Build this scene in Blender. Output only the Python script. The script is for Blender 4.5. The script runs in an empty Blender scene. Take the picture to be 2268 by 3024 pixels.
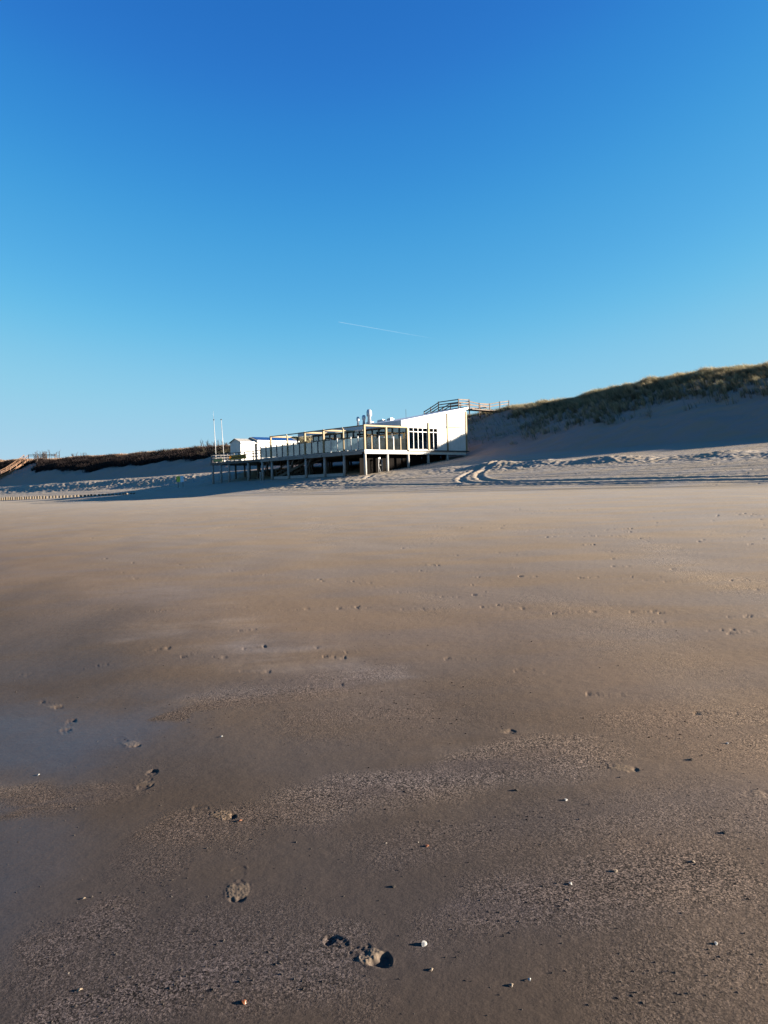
import bpy, math, random
import numpy as np
from mathutils import Vector, Matrix

random.seed(7)
rng = np.random.default_rng(11)
scn = bpy.context.scene
COL = scn.collection
R = math.radians

# ------------------------------------------------------------------ camera, sky, sun, exposure
EYE = 1.65
FOC, PITCH, ROLL = 2270.0, R(1.82), R(-1.6)
cam_data = bpy.data.cameras.new('camera')
cam = bpy.data.objects.new('camera', cam_data)
COL.objects.link(cam)
cam_data.sensor_fit = 'VERTICAL'
cam_data.sensor_height = 24.0
cam_data.lens = FOC / 3024.0 * 24.0
cam_data.clip_start = 0.05
cam_data.clip_end = 20000
CAMROT = Matrix.Rotation(R(90) - PITCH, 3, 'X') @ Matrix.Rotation(ROLL, 3, 'Z')
cam.matrix_world = Matrix.Translation((0, 0, EYE)) @ CAMROT.to_4x4()
scn.camera = cam

SUN_EL = R(13.6)
SUN_AZ = R(-2.0)            # from +X towards +Y
world = bpy.data.worlds.new('World')
scn.world = world
world.use_nodes = True
wn = world.node_tree
wn.nodes.clear()
sky = wn.nodes.new('ShaderNodeTexSky')
sky.sky_type = 'NISHITA'
sky.sun_disc = False
sky.sun_elevation = SUN_EL
sky.sun_rotation = R(90) - SUN_AZ
sky.altitude = 0
sky.air_density = 1.0
sky.dust_density = 0.3
sky.ozone_density = 3.0
# one tone curve per channel over the whole sky: the deep, clear blue of a dry winter afternoon
sky_scale = wn.nodes.new('ShaderNodeVectorMath'); sky_scale.operation = 'SCALE'
sky_scale.inputs['Scale'].default_value = 0.1
wn.links.new(sky.outputs[0], sky_scale.inputs[0])
sky_sep = wn.nodes.new('ShaderNodeSeparateColor')
sky_com = wn.nodes.new('ShaderNodeCombineColor')
wn.links.new(sky_scale.outputs[0], sky_sep.inputs[0])
for ch, pts in enumerate((((0, 0), (0.061, 0.022), (0.108, 0.080), (0.21, 0.275), (0.31, 0.366), (1, 0.75)),
                          ((0, 0), (0.119, 0.168), (0.145, 0.245), (0.20, 0.386), (0.336, 0.60), (0.45, 0.64), (1, 0.85)),
                          ((0, 0), (0.22, 0.558), (0.259, 0.65), (0.3255, 0.745), (0.40, 0.81), (0.46, 0.815), (1, 0.9)))):
    fc = wn.nodes.new('ShaderNodeFloatCurve')
    cv = fc.mapping.curves[0]
    fc.mapping.extend = 'EXTRAPOLATED'
    cv.points[0].location = pts[0]; cv.points[1].location = pts[-1]
    for p_ in pts[1:-1]:
        cv.points.new(*p_)
    fc.mapping.update()
    wn.links.new(sky_sep.outputs[ch], fc.inputs['Value'])
    wn.links.new(fc.outputs[0], sky_com.inputs[ch])
sky_gain = wn.nodes.new('ShaderNodeVectorMath'); sky_gain.operation = 'SCALE'
sky_gain.inputs['Scale'].default_value = 3.79
wn.links.new(sky_com.outputs[0], sky_gain.inputs[0])
bg = wn.nodes.new('ShaderNodeBackground')
bg.inputs['Strength'].default_value = 0.05
wo = wn.nodes.new('ShaderNodeOutputWorld')
wn.links.new(sky_gain.outputs[0], bg.inputs['Color'])
wn.links.new(bg.outputs[0], wo.inputs['Surface'])

sun_data = bpy.data.lights.new('sun', 'SUN')
sun_data.energy = 5.0
sun_data.angle = R(0.53)
sun_data.color = (1.0, 0.87, 0.71)
sun = bpy.data.objects.new('sun', sun_data)
COL.objects.link(sun)
sv = Vector((math.cos(SUN_EL) * math.cos(SUN_AZ), math.cos(SUN_EL) * math.sin(SUN_AZ), math.sin(SUN_EL)))
sun.rotation_euler = sv.to_track_quat('Z', 'Y').to_euler()
sun.location = (60, 0, 40)

scn.view_settings.view_transform = 'Standard'
scn.view_settings.look = 'None'
scn.view_settings.gamma = 1
scn.view_settings.use_curve_mapping = False
scn.view_settings.exposure = 2.4
scn.cycles.max_bounces = 8
scn.cycles.transparent_max_bounces = 16

# ------------------------------------------------------------------ shore frame: s runs up the beach, t along it
AXD = R(42)
D2 = np.array([math.cos(AXD), math.sin(AXD)])
D1 = np.array([-math.sin(AXD), math.cos(AXD)])


def xy(s, t):
    return s * D2[0] + t * D1[0], s * D2[1] + t * D1[1]


def st(x, y):
    return x * D2[0] + y * D2[1], x * D1[0] + y * D1[1]


def vnoise(x, y, seed=0):
    """gradient noise on numpy arrays, about -0.7..0.7"""
    x = np.asarray(x, dtype=np.float64); y = np.asarray(y, dtype=np.float64)
    xi = np.floor(x).astype(np.int64); yi = np.floor(y).astype(np.int64)
    fx = x - xi; fy = y - yi

    def g(ix, iy, dx, dy):
        h = (ix * 374761393 + iy * 668265263 + seed * 974634777) & 0xFFFFFFFF
        h = ((h ^ (h >> 13)) * 1274126177) & 0xFFFFFFFF
        h = (h ^ (h >> 16)) & 0xFFFF
        a = h * (2 * math.pi / 65536.0)
        return np.cos(a) * dx + np.sin(a) * dy
    u = fx * fx * fx * (fx * (fx * 6 - 15) + 10)
    v = fy * fy * fy * (fy * (fy * 6 - 15) + 10)
    n00 = g(xi, yi, fx, fy); n10 = g(xi + 1, yi, fx - 1, fy)
    n01 = g(xi, yi + 1, fx, fy - 1); n11 = g(xi + 1, yi + 1, fx - 1, fy - 1)
    return (n00 * (1 - u) + n10 * u) * (1 - v) + (n01 * (1 - u) + n11 * u) * v


def fbm(x, y, seed=0, octaves=3, gain=0.5):
    out = 0; a = 1.0; f = 1.0
    for k in range(octaves):
        out = out + a * vnoise(x * f + 17.3 * k, y * f - 9.1 * k, seed + k)
        a *= gain; f *= 2.03
    return out


def smooth(a, b, x):
    u = np.clip((np.asarray(x, dtype=np.float64) - a) / (b - a), 0, 1)
    return u * u * (3 - 2 * u)


PS = [-400, -60, 0, 37, 42, 46, 49.4, 56, 64, 70, 78, 84, 88, 95, 110, 200, 900]
PZ = [-4, -1.9, 0, 1.2, 1.75, 2.4, 2.87, 3.7, 4.8, 7.0, 10.5, 12.8, 13.3, 12.6, 10, 8, 8]
CT = [-400, 0, 20, 33, 42, 50, 58, 64, 68, 76, 85, 100, 116, 128, 140, 155, 170, 190, 212, 230, 250, 275, 307, 340, 420, 900]
CZ = [13.0, 13.0, 13.3, 13.3, 13.5, 13.2, 12.4, 12.2, 12.2, 11.6, 11.4, 11.1, 10.9, 10.4, 10.6, 10.9, 11.1, 11.4, 12.0, 12.4, 13.1, 14.1, 14.9, 14.6, 13.2, 13]


def ground_base(s, t):
    z = np.interp(s, PS, PZ)
    k = (np.interp(t, CT, CZ) - 4.8) / (13.3 - 4.8)
    z = np.where(z > 4.8, 4.8 + (z - 4.8) * np.where(s > 50, k, 1), z)
    return z


def pixel_ground(px, py):
    """where the sight line through a place in the photograph meets the bare ground profile"""
    d = CAMROT @ Vector(((px - 1134) / FOC, -(py - 1512) / FOC, -1))
    k = np.concatenate([np.linspace(1, 12, 6000), np.linspace(12, 420, 20000)])
    X = k * d.x; Y = k * d.y; Z = EYE + k * d.z
    s, t = st(X, Y)
    i = int(np.argmax(Z < ground_base(s, t)))
    return float(X[i]), float(Y[i])


TRACKS = []   # (polyline in metres, depth)


def track(pix, depth):
    pts = np.array([pixel_ground(*p) for p in pix])
    # Catmull-Rom through the points
    out = []
    P = np.vstack([2 * pts[0] - pts[1], pts, 2 * pts[-1] - pts[-2]])
    for i in range(1, len(P) - 2):
        for u in np.linspace(0, 1, 10, endpoint=False):
            a, b, c, d = P[i - 1], P[i], P[i + 1], P[i + 2]
            out.append(0.5 * (2 * b + (c - a) * u + (2 * a - 5 * b + 4 * c - d) * u * u + (3 * b - a - 3 * c + d) * u ** 3))
    out.append(P[-2])
    TRACKS.append((np.array(out), depth))


track([(1600, 1352), (1520, 1364), (1470, 1373), (1422, 1384), (1386, 1397), (1365, 1408), (1361, 1417), (1374, 1424), (1407, 1427), (1500, 1428), (1700, 1426), (1900, 1422), (2268, 1415), (2400, 1412)], 0.8)
track([(1640, 1353), (1560, 1362), (1494, 1371), (1452, 1382), (1422, 1393), (1413, 1403), (1419, 1412), (1437, 1418), (1500, 1422), (1700, 1418), (1900, 1413), (2268, 1406), (2400, 1403)], 0.8)
track([(1470, 1373), (1600, 1353), (1750, 1330), (1900, 1312), (2100, 1290), (2268, 1276), (2400, 1264)], 0.45)
track([(1500, 1374), (1600, 1358), (1750, 1336), (1900, 1317), (2100, 1294), (2268, 1280), (2400, 1268)], 0.45)
track([(780, 1450), (950, 1443), (1100, 1440), (1250, 1437), (1420, 1433), (1700, 1431), (2268, 1424)], 0.4)
track([(760, 1440), (900, 1433), (1040, 1430), (1200, 1431), (1350, 1430), (1407, 1429)], 0.6)
track([(900, 1428), (960, 1427), (1020, 1423), (1075, 1414), (1096, 1404)], 0.8)
track([(820, 1434), (960, 1436), (1100, 1435), (1300, 1432)], 0.4)


def track_height(x, y):
    z = np.zeros_like(x)
    for pts, dep in TRACKS:
        m = (x > pts[:, 0].min() - 1.2) & (x < pts[:, 0].max() + 1.2) & (y > pts[:, 1].min() - 1.2) & (y < pts[:, 1].max() + 1.2)
        if not m.any():
            continue
        xs = x[m]; ys = y[m]
        best = np.full(xs.shape, 1e9)
        for i in range(len(pts) - 1):
            a = pts[i]; b = pts[i + 1]
            ab = b - a
            L = float(ab @ ab) + 1e-9
            u = np.clip(((xs - a[0]) * ab[0] + (ys - a[1]) * ab[1]) / L, 0, 1)
            dd = (xs - a[0] - u * ab[0]) ** 2 + (ys - a[1] - u * ab[1]) ** 2
            best = np.minimum(best, dd)
        d = np.sqrt(best)
        h = -0.095 * np.exp(-(d / 0.22) ** 2) + 0.042 * np.exp(-((d - 0.45) / 0.16) ** 2) * (0.7 + 0.9 * vnoise(xs / 0.5, ys / 0.5, 19))
        z[m] += dep * h
    return z


def ground(x, y, fine=True):
    x = np.asarray(x, dtype=np.float64); y = np.asarray(y, dtype=np.float64)
    s, t = st(x, y)
    warp = 2.6 * vnoise(t / 14.0, s / 30.0, 3) + 1.2 * vnoise(t / 5.0, s / 16.0, 4)
    on_dune = smooth(62, 70, s)
    keep = smooth(45, 55, t) * (1 - smooth(78, 84, t)) * (1 - smooth(66, 72, s))   # level under the pavilion
    nearer = 4.5 * smooth(95, 125, t) * smooth(62, 68, s)
    z = ground_base(s + nearer + warp * on_dune * (1 - keep) * (1 - 0.6 * smooth(82, 88, s)), t)
    z = z + on_dune * (0.45 * vnoise(s / 6.0, t / 6.0, 5) + 0.25 * fbm(s / 2.4, t / 2.4, 6, 2) + 0.10 * vnoise(s / 0.9, t / 1.8, 7)) * (1 - smooth(100, 140, s))
    # low hummocks of blown sand along the toe of the far dunes
    left = smooth(80, 96, t)
    z = z + left * (np.interp(s, [38, 46, 49.4, 52.5, 55.5, 57.5, 60, 67], [0, -0.35, -0.35, -0.02, 0.55, 0.62, 0.40, 0])
                    + 0.42 * vnoise(t / 8.0, s / 4.0, 8) * np.exp(-((s - 54) / 4.5) ** 2))
    right = 1 - smooth(44, 54, t)
    z = z + right * (0.35 * np.exp(-((s - 52.0) / 1.6) ** 2) * (0.7 + 1.2 * vnoise(t / 3.2, 0.3, 9)))
    # gentle swells of the firm beach
    flat = 1 - smooth(36, 39, s)
    z = z + flat * (0.022 * vnoise(s / 3.1, t / 7.0, 10) + 0.007 * vnoise(s / 0.7, t / 1.3, 12))
    # ridges of dry sand lying along the upper beach
    band = smooth(34.5, 38.5, s) * (1 - smooth(47, 51, s))
    z = z + band * 0.05 * vnoise(s / 0.75, t / 11.0, 13)
    if fine:
        r = smooth(37.2, 41.5, s)
        zone = left * np.exp(-((s - 53.5) / 3.2) ** 2) + right * np.exp(-((s - 51.0) / 2.6) ** 2) + (1 - left) * (1 - right) * np.exp(-((s - 46.5) / 4.0) ** 2)
        tramp = (0.13 + (0.72 + 0.7 * left) * zone) * r * (1 - 0.75 * smooth(57, 62, s)) * (0.55 + 0.9 * np.clip(vnoise(s / 5.0, t / 9.0, 14) + 0.15, 0, 1) + 0.55 * left)
        big = fbm(x / 0.62, y / 0.62, 15, 2)
        small = vnoise(x / 0.27, y / 0.27, 18)
        z = z + tramp * (0.11 * big + 0.045 * small - 0.10 * np.clip(vnoise(x / 0.40, y / 0.40, 17) - 0.10, 0, 1))
        z = z + track_height(x, y)
    return z


def gz(s, t):
    x, y = xy(s, t)
    return float(ground(np.array([x]), np.array([y]), False)[0])


# ------------------------------------------------------------------ materials
MATS = {}


def new_mat(name):
    m = bpy.data.materials.new(name)
    m.use_nodes = True
    nt = m.node_tree
    return m, nt, nt.nodes['Principled BSDF'], nt.nodes['Material Output']


def simple(name, col, rough=0.6, var=0.12, scale=3.0, metal=0.0, streak=None, bump=0.0, spec=0.4):
    """a painted, wooden or metal surface with grain and wear from noise in the object's own space"""
    m, nt, p, out = new_mat(name)
    N = nt.nodes; L = nt.links
    tc = N.new('ShaderNodeTexCoord')
    mp = N.new('ShaderNodeMapping')
    L.new(tc.outputs['Object'], mp.inputs[0])
    mp.inputs['Scale'].default_value = streak or (1, 1, 1)
    nz = N.new('ShaderNodeTexNoise')
    nz.inputs['Scale'].default_value = scale
    nz.inputs['Detail'].default_value = 5
    L.new(mp.outputs[0], nz.inputs['Vector'])
    cr = N.new('ShaderNodeValToRGB')
    cr.color_ramp.elements[0].position = 0.3
    cr.color_ramp.elements[1].position = 0.7
    cr.color_ramp.elements[0].color = (*[c * (1 - var * 1.6) for c in col], 1)
    cr.color_ramp.elements[1].color = (*[min(0.9, c * (1 + var)) for c in col], 1)
    L.new(nz.outputs['Fac'], cr.inputs[0])
    L.new(cr.outputs[0], p.inputs['Base Color'])
    p.inputs['Roughness'].default_value = rough
    p.inputs['Metallic'].default_value = metal
    p.inputs['Specular IOR Level'].default_value = spec
    if bump:
        b = N.new('ShaderNodeBump')
        b.inputs['Distance'].default_value = 0.01
        b.inputs['Strength'].default_value = bump
        L.new(nz.outputs['Fac'], b.inputs['Height'])
        L.new(b.outputs[0], p.inputs['Normal'])
    MATS[name] = m
    return m


simple('white_boards', (0.50, 0.485, 0.45), 0.6, 0.06, 2.0)
simple('roof_sheet', (0.40, 0.43, 0.47), 0.45, 0.05, 1.0)
simple('dark_edge', (0.03, 0.03, 0.032), 0.5, 0.2)
simple('new_wood', (0.20, 0.145, 0.07), 0.65, 0.14, 3.0, streak=(3, 3, 0.6))
simple('grey_wood', (0.20, 0.195, 0.185), 0.8, 0.25, 4.0, streak=(1, 0.3, 3))
simple('white_wood', (0.45, 0.43, 0.40), 0.7, 0.10, 4.0)
simple('pile_wood', (0.27, 0.26, 0.245), 0.85, 0.22, 4.0, streak=(3, 3, 0.7), bump=0.3)
simple('old_pile', (0.11, 0.10, 0.09), 0.85, 0.3, 5.0, streak=(3, 3, 1), bump=0.4)
simple('groyne_wood', (0.10, 0.08, 0.058), 0.9, 0.3, 4.0, bump=0.4)
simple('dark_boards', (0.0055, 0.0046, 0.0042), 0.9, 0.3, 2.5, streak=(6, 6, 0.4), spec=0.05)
simple('rail_wood', (0.075, 0.072, 0.07), 0.8, 0.25, 4.0)
simple('walk_wood', (0.16, 0.12, 0.095), 0.8, 0.2, 3.0)
simple('walk_post', (0.07, 0.05, 0.04), 0.8, 0.25, 3.0)
simple('stair_wood', (0.14, 0.075, 0.042), 0.75, 0.18, 3.0)
simple('black_frame', (0.03, 0.032, 0.036), 0.4, 0.2)
simple('white_frame', (0.42, 0.42, 0.41), 0.4, 0.04)
simple('galvanised', (0.40, 0.42, 0.45), 0.4, 0.12, 3.0, metal=0.5)
simple('white_pole', (0.30, 0.30, 0.30), 0.35, 0.03)
simple('interior', (0.22, 0.20, 0.18), 0.8, 0.15)
simple('interior_dark', (0.06, 0.055, 0.05), 0.8, 0.2)
simple('table_top', (0.3, 0.28, 0.25), 0.6, 0.1)
simple('cloth', (0.25, 0.25, 0.22), 0.9, 0.08, 3.0, streak=(4, 4, 0.5))
simple('leafy', (0.05, 0.09, 0.03), 0.6, 0.3)
simple('roof_felt', (0.22, 0.215, 0.20), 0.8, 0.12)
simple('lettering', (0.02, 0.018, 0.012), 0.7, 0.1)
simple('sign_green', (0.15, 0.17, 0.07), 0.6, 0.2)
simple('sign_lime', (0.42, 0.46, 0.06), 0.5, 0.1)
simple('sign_blue', (0.42, 0.60, 0.72), 0.5, 0.06)
simple('sign_white', (0.75, 0.76, 0.76), 0.5, 0.04)
simple('shell_white', (0.24, 0.235, 0.22), 0.4, 0.08, 40)
simple('shell_grit', (0.12, 0.105, 0.09), 0.8, 0.4, 30, spec=0.08)
simple('shell_orange', (0.17, 0.06, 0.022), 0.4, 0.3, 60)
simple('shell_tan', (0.16, 0.12, 0.08), 0.5, 0.3, 60)
simple('shell_dark', (0.035, 0.03, 0.027), 0.8, 0.3, 60, spec=0.05)


def solar_mat():
    m, nt, p, out = new_mat('solar_cells')
    p.inputs['Base Color'].default_value = (0.012, 0.03, 0.10, 1)
    p.inputs['Roughness'].default_value = 0.12
    MATS['solar_cells'] = m


def banner_mat():
    m, nt, p, out = new_mat('banner_vinyl')
    N = nt.nodes; L = nt.links
    p.inputs['Base Color'].default_value = (0.55, 0.34, 0.01, 1)
    p.inputs['Roughness'].default_value = 0.5
    tr = N.new('ShaderNodeBsdfTranslucent')
    tr.inputs['Color'].default_value = (0.6, 0.36, 0.01, 1)
    mx = N.new('ShaderNodeMixShader')
    mx.inputs[0].default_value = 0.5
    L.new(p.outputs[0], mx.inputs[1]); L.new(tr.outputs[0], mx.inputs[2])
    L.new(mx.outputs[0], out.inputs['Surface'])
    MATS['banner_vinyl'] = m


def glass_mat(name, tint, see, gloss, rough, frost=0.0):
    m, nt, p, out = new_mat(name)
    N = nt.nodes; L = nt.links
    N.remove(p)
    tr = N.new('ShaderNodeBsdfTransparent'); tr.inputs['Color'].default_value = (*see, 1)
    gl = N.new('ShaderNodeBsdfGlossy'); gl.inputs['Roughness'].default_value = rough
    gl.inputs['Color'].default_value = (0.9, 0.95, 1, 1)
    fr = N.new('ShaderNodeFresnel'); fr.inputs['IOR'].default_value = 1.5
    ad = N.new('ShaderNodeMath'); ad.operation = 'ADD'; ad.use_clamp = True; ad.inputs[1].default_value = gloss
    L.new(fr.outputs[0], ad.inputs[0])
    mx = N.new('ShaderNodeMixShader')
    L.new(ad.outputs[0], mx.inputs[0]); L.new(tr.outputs[0], mx.inputs[1]); L.new(gl.outputs[0], mx.inputs[2])
    last = mx
    if frost:
        df = N.new('ShaderNodeBsdfDiffuse'); df.inputs['Color'].default_value = (*tint, 1)
        tl = N.new('ShaderNodeBsdfTranslucent'); tl.inputs['Color'].default_value = (*tint, 1)
        m2 = N.new('ShaderNodeMixShader'); m2.inputs[0].default_value = 0.4
        L.new(df.outputs[0], m2.inputs[1]); L.new(tl.outputs[0], m2.inputs[2])
        m3 = N.new('ShaderNodeMixShader')
        # salt bloom: uneven frosting
        tc = N.new('ShaderNodeTexCoord'); nz = N.new('ShaderNodeTexNoise'); nz.inputs['Scale'].default_value = 0.9
        L.new(tc.outputs['Object'], nz.inputs['Vector'])
        mr = N.new('ShaderNodeMapRange'); mr.inputs['From Min'].default_value = 0.3; mr.inputs['From Max'].default_value = 0.7
        mr.inputs['To Min'].default_value = frost * 0.6; mr.inputs['To Max'].default_value = min(1, frost * 1.4)
        L.new(nz.outputs['Fac'], mr.inputs['Value'])
        L.new(mr.outputs[0], m3.inputs[0])
        L.new(mx.outputs[0], m3.inputs[1]); L.new(m2.outputs[0], m3.inputs[2])
        last = m3
    L.new(last.outputs[0], out.inputs['Surface'])
    MATS[name] = m


solar_mat(); banner_mat()
glass_mat('window_glass', (1, 1, 1), (0.78, 0.82, 0.84), 0.15, 0.02)
glass_mat('screen_glass', (0.20, 0.25, 0.265), (0.62, 0.72, 0.76), 0.20, 0.06, 0.36)
glass_mat('clear_glass', (0.2, 0.22, 0.21), (0.85, 0.90, 0.89), 0.03, 0.03, 0.06)


def attr_mat(name, rough=0.8, transl=0.3):
    m, nt, p, out = new_mat(name)
    N = nt.nodes; L = nt.links
    at = N.new('ShaderNodeAttribute'); at.attribute_name = 'Col'
    L.new(at.outputs['Color'], p.inputs['Base Color'])
    p.inputs['Roughness'].default_value = rough
    p.inputs['Specular IOR Level'].default_value = 0.15
    tr = N.new('ShaderNodeBsdfTranslucent')
    L.new(at.outputs['Color'], tr.inputs['Color'])
    mx = N.new('ShaderNodeMixShader'); mx.inputs[0].default_value = transl
    L.new(p.outputs[0], mx.inputs[1]); L.new(tr.outputs[0], mx.inputs[2])
    L.new(mx.outputs[0], out.inputs['Surface'])
    MATS[name] = m


attr_mat('grass_blades', 0.8, 0.3)
attr_mat('shrub_twigs', 0.9, 0.1)


def sand_mat():
    m, nt, p, out = new_mat('beach_sand')
    N = nt.nodes; L = nt.links

    def math_(op, a, b=None, clamp=False):
        n = N.new('ShaderNodeMath'); n.operation = op; n.use_clamp = clamp
        for i, v in enumerate((a, b)):
            if v is None: continue
            if isinstance(v, (int, float)): n.inputs[i].default_value = v
            else: L.new(v, n.inputs[i])
        return n.outputs[0]

    def maprange(v, a, b, c, d, smoothstep=True):
        n = N.new('ShaderNodeMapRange')
        n.interpolation_type = 'SMOOTHSTEP' if smoothstep else 'LINEAR'
        L.new(v, n.inputs['Value'])
        n.inputs['From Min'].default_value = a; n.inputs['From Max'].default_value = b
        n.inputs['To Min'].default_value = c; n.inputs['To Max'].default_value = d
        return n.outputs[0]

    def noise(vec, scale, detail=3, rough=0.5):
        n = N.new('ShaderNodeTexNoise')
        n.inputs['Scale'].default_value = scale; n.inputs['Detail'].default_value = detail
        n.inputs['Roughness'].default_value = rough
        L.new(vec, n.inputs['Vector'])
        return n.outputs['Fac']

    def mapping(vec, rot, sc, loc=(0, 0, 0)):
        n = N.new('ShaderNodeMapping')
        n.inputs['Rotation'].default_value = (0, 0, rot); n.inputs['Scale'].default_value = sc
        n.inputs['Location'].default_value = loc
        L.new(vec, n.inputs[0])
        return n.outputs[0]

    def mixc(f, a, b):
        n = N.new('ShaderNodeMix'); n.data_type = 'RGBA'
        if isinstance(f, (int, float)): n.inputs[0].default_value = f
        else: L.new(f, n.inputs[0])
        for i, v in ((6, a), (7, b)):
            if isinstance(v, tuple): n.inputs[i].default_value = (*v, 1)
            else: L.new(v, n.inputs[i])
        return n.outputs[2]

    geo = N.new('ShaderNodeNewGeometry')
    pos = geo.outputs['Position']
    shore = mapping(pos, -AXD, (1, 1, 1))                  # x = up the beach, y = along it
    sep = N.new('ShaderNodeSeparateXYZ'); L.new(shore, sep.inputs[0])
    s = sep.outputs[0]
    along = mapping(pos, -AXD, (0.16, 0.05, 0.1))
    n_wide = noise(along, 1.0, 3)
    n_mid = noise(mapping(pos, -AXD, (0.55, 0.14, 0.3)), 1.0, 4)
    # how far the tide has left the sand damp: from the water's side up to the dry beach
    wob = math_('MULTIPLY_ADD', n_wide, 9.0); wob.node.inputs[2].default_value = -4.5
    wob2 = math_('MULTIPLY_ADD', n_mid, 5.0); wob2.node.inputs[2].default_value = -2.5
    sw = math_('ADD', s, math_('ADD', wob, wob2))
    dry = maprange(sw, 0.0, 35.0, 0.0, 1.0, False)
    ramp = N.new('ShaderNodeValToRGB')
    e = ramp.color_ramp.elements
    e[0].position = 0.0; e[0].color = (0.040, 0.031, 0.026, 1)
    e[1].position = 0.85; e[1].color = (0.248, 0.212, 0.167, 1)
    for ps_, c_ in ((0.047, (0.052, 0.040, 0.032)), (0.133, (0.118, 0.087, 0.064)), (0.318, (0.180, 0.141, 0.103)), (0.62, (0.222, 0.185, 0.143))):
        k = e.new(ps_); k.color = (*c_, 1)
    L.new(dry, ramp.inputs[0])
    loose = maprange(s, 36.0, 41.0, 0.0, 1.0)
    col = mixc(loose, ramp.outputs[0], (0.26, 0.222, 0.175))
    col = mixc(maprange(s, 58.0, 66.0, 0.0, 1.0), col, (0.265, 0.188, 0.146))     # dune sand, colour reddened to offset the blue of its shade
    def attr(nm):
        n = N.new('ShaderNodeAttribute'); n.attribute_name = nm
        return n.outputs['Fac']
    # drifts of grit and veils of drier sand
    n_brk = noise(mapping(pos, -R(30), (1.2, 3.0, 1.0)), 1.0, 4, 0.6)
    far_grit = math_('MULTIPLY', maprange(n_mid, 0.5, 0.7, 0.0, 0.5), maprange(s, 3.0, 9.0, 0.0, 1.0))
    grit = math_('MULTIPLY', math_('ADD', attr('grit'), far_grit), maprange(n_brk, 0.32, 0.58, 0.3, 1.15), True)
    grit = math_('MULTIPLY', grit, maprange(s, 10.0, 26.0, 1.0, 0.15))
    pale = math_('MULTIPLY', attr('pale'), maprange(n_brk, 0.34, 0.62, 0.03, 0.38))
    col = mixc(pale, col, (0.19, 0.16, 0.14))
    col = mixc(math_('MULTIPLY', attr('turned'), 0.7), col, (0.15, 0.112, 0.074))
    col = mixc(math_('MULTIPLY', attr('grit'), 0.45), col, (0.056, 0.044, 0.042))
    hue = maprange(noise(mapping(pos, -R(25), (0.35, 0.9, 0.5), (4.2, 9.1, 0)), 1.0, 3), 0.35, 0.65, 0.0, 1.0)
    tint = mixc(hue, (0.96, 0.985, 1.05), (1.06, 1.0, 0.90))
    tm = N.new('ShaderNodeMix'); tm.data_type = 'RGBA'; tm.blend_type = 'MULTIPLY'; tm.inputs[0].default_value = 1.0
    L.new(col, tm.inputs[6]); L.new(tint, tm.inputs[7])
    col = tm.outputs[2]
    # single grains and flecks of shell, about 5 mm; dark ones paint the shade of pits
    vo = N.new('ShaderNodeTexVoronoi'); vo.inputs['Scale'].default_value = 170.0
    L.new(pos, vo.inputs['Vector'])
    vs_ = N.new('ShaderNodeSeparateColor'); L.new(vo.outputs['Color'], vs_.inputs[0])
    cell = math_('POWER', vs_.outputs[0], 1.6)
    fleck = maprange(cell, 0.0, 1.0, 0.42, 2.0, False)
    mott = maprange(noise(pos, 38.0, 3, 0.7), 0.3, 0.7, 0.72, 1.3, False)
    fleck = math_('MULTIPLY', fleck, mott)
    spread = math_('MULTIPLY_ADD', grit, 1.5); spread.node.inputs[2].default_value = 0.15
    fl = math_('ADD', math_('MULTIPLY', math_('SUBTRACT', fleck, 0.95), spread), 1.0)
    vm = N.new('ShaderNodeVectorMath'); vm.operation = 'SCALE'
    L.new(col, vm.inputs[0]); L.new(fl, vm.inputs['Scale'])
    L.new(vm.outputs[0], p.inputs['Base Color'])
    # a film of water still lying on the low sand
    film = attr('film')
    film = math_('MULTIPLY', film, maprange(grit, 0.0, 0.6, 1.0, 0.15))
    rough = maprange(film, 0.0, 1.0, 0.85, 0.38)
    L.new(rough, p.inputs['Roughness'])
    spec = maprange(film, 0.0, 1.0, 0.10, 0.50)
    L.new(spec, p.inputs['Specular IOR Level'])
    # relief: grains, small ripples and pocks
    b1 = N.new('ShaderNodeBump'); b1.inputs['Distance'].default_value = 0.008
    g2 = noise(pos, 70.0, 4, 0.75)
    L.new(g2, b1.inputs['Height'])
    st1 = math_('MULTIPLY_ADD', grit, 1.6); st1.node.inputs[2].default_value = 0.15
    st1 = math_('ADD', st1, math_('MULTIPLY', loose, 0.5))
    L.new(st1, b1.inputs['Strength'])
    b2 = N.new('ShaderNodeBump'); b2.inputs['Distance'].default_value = 0.03; b2.inputs['Strength'].default_value = 0.15
    L.new(noise(pos, 9.0, 4, 0.6), b2.inputs['Height'])
    L.new(b1.outputs[0], b2.inputs['Normal'])
    L.new(b2.outputs[0], p.inputs['Normal'])
    MATS['beach_sand'] = m


sand_mat()

# ------------------------------------------------------------------ mesh helpers


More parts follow.
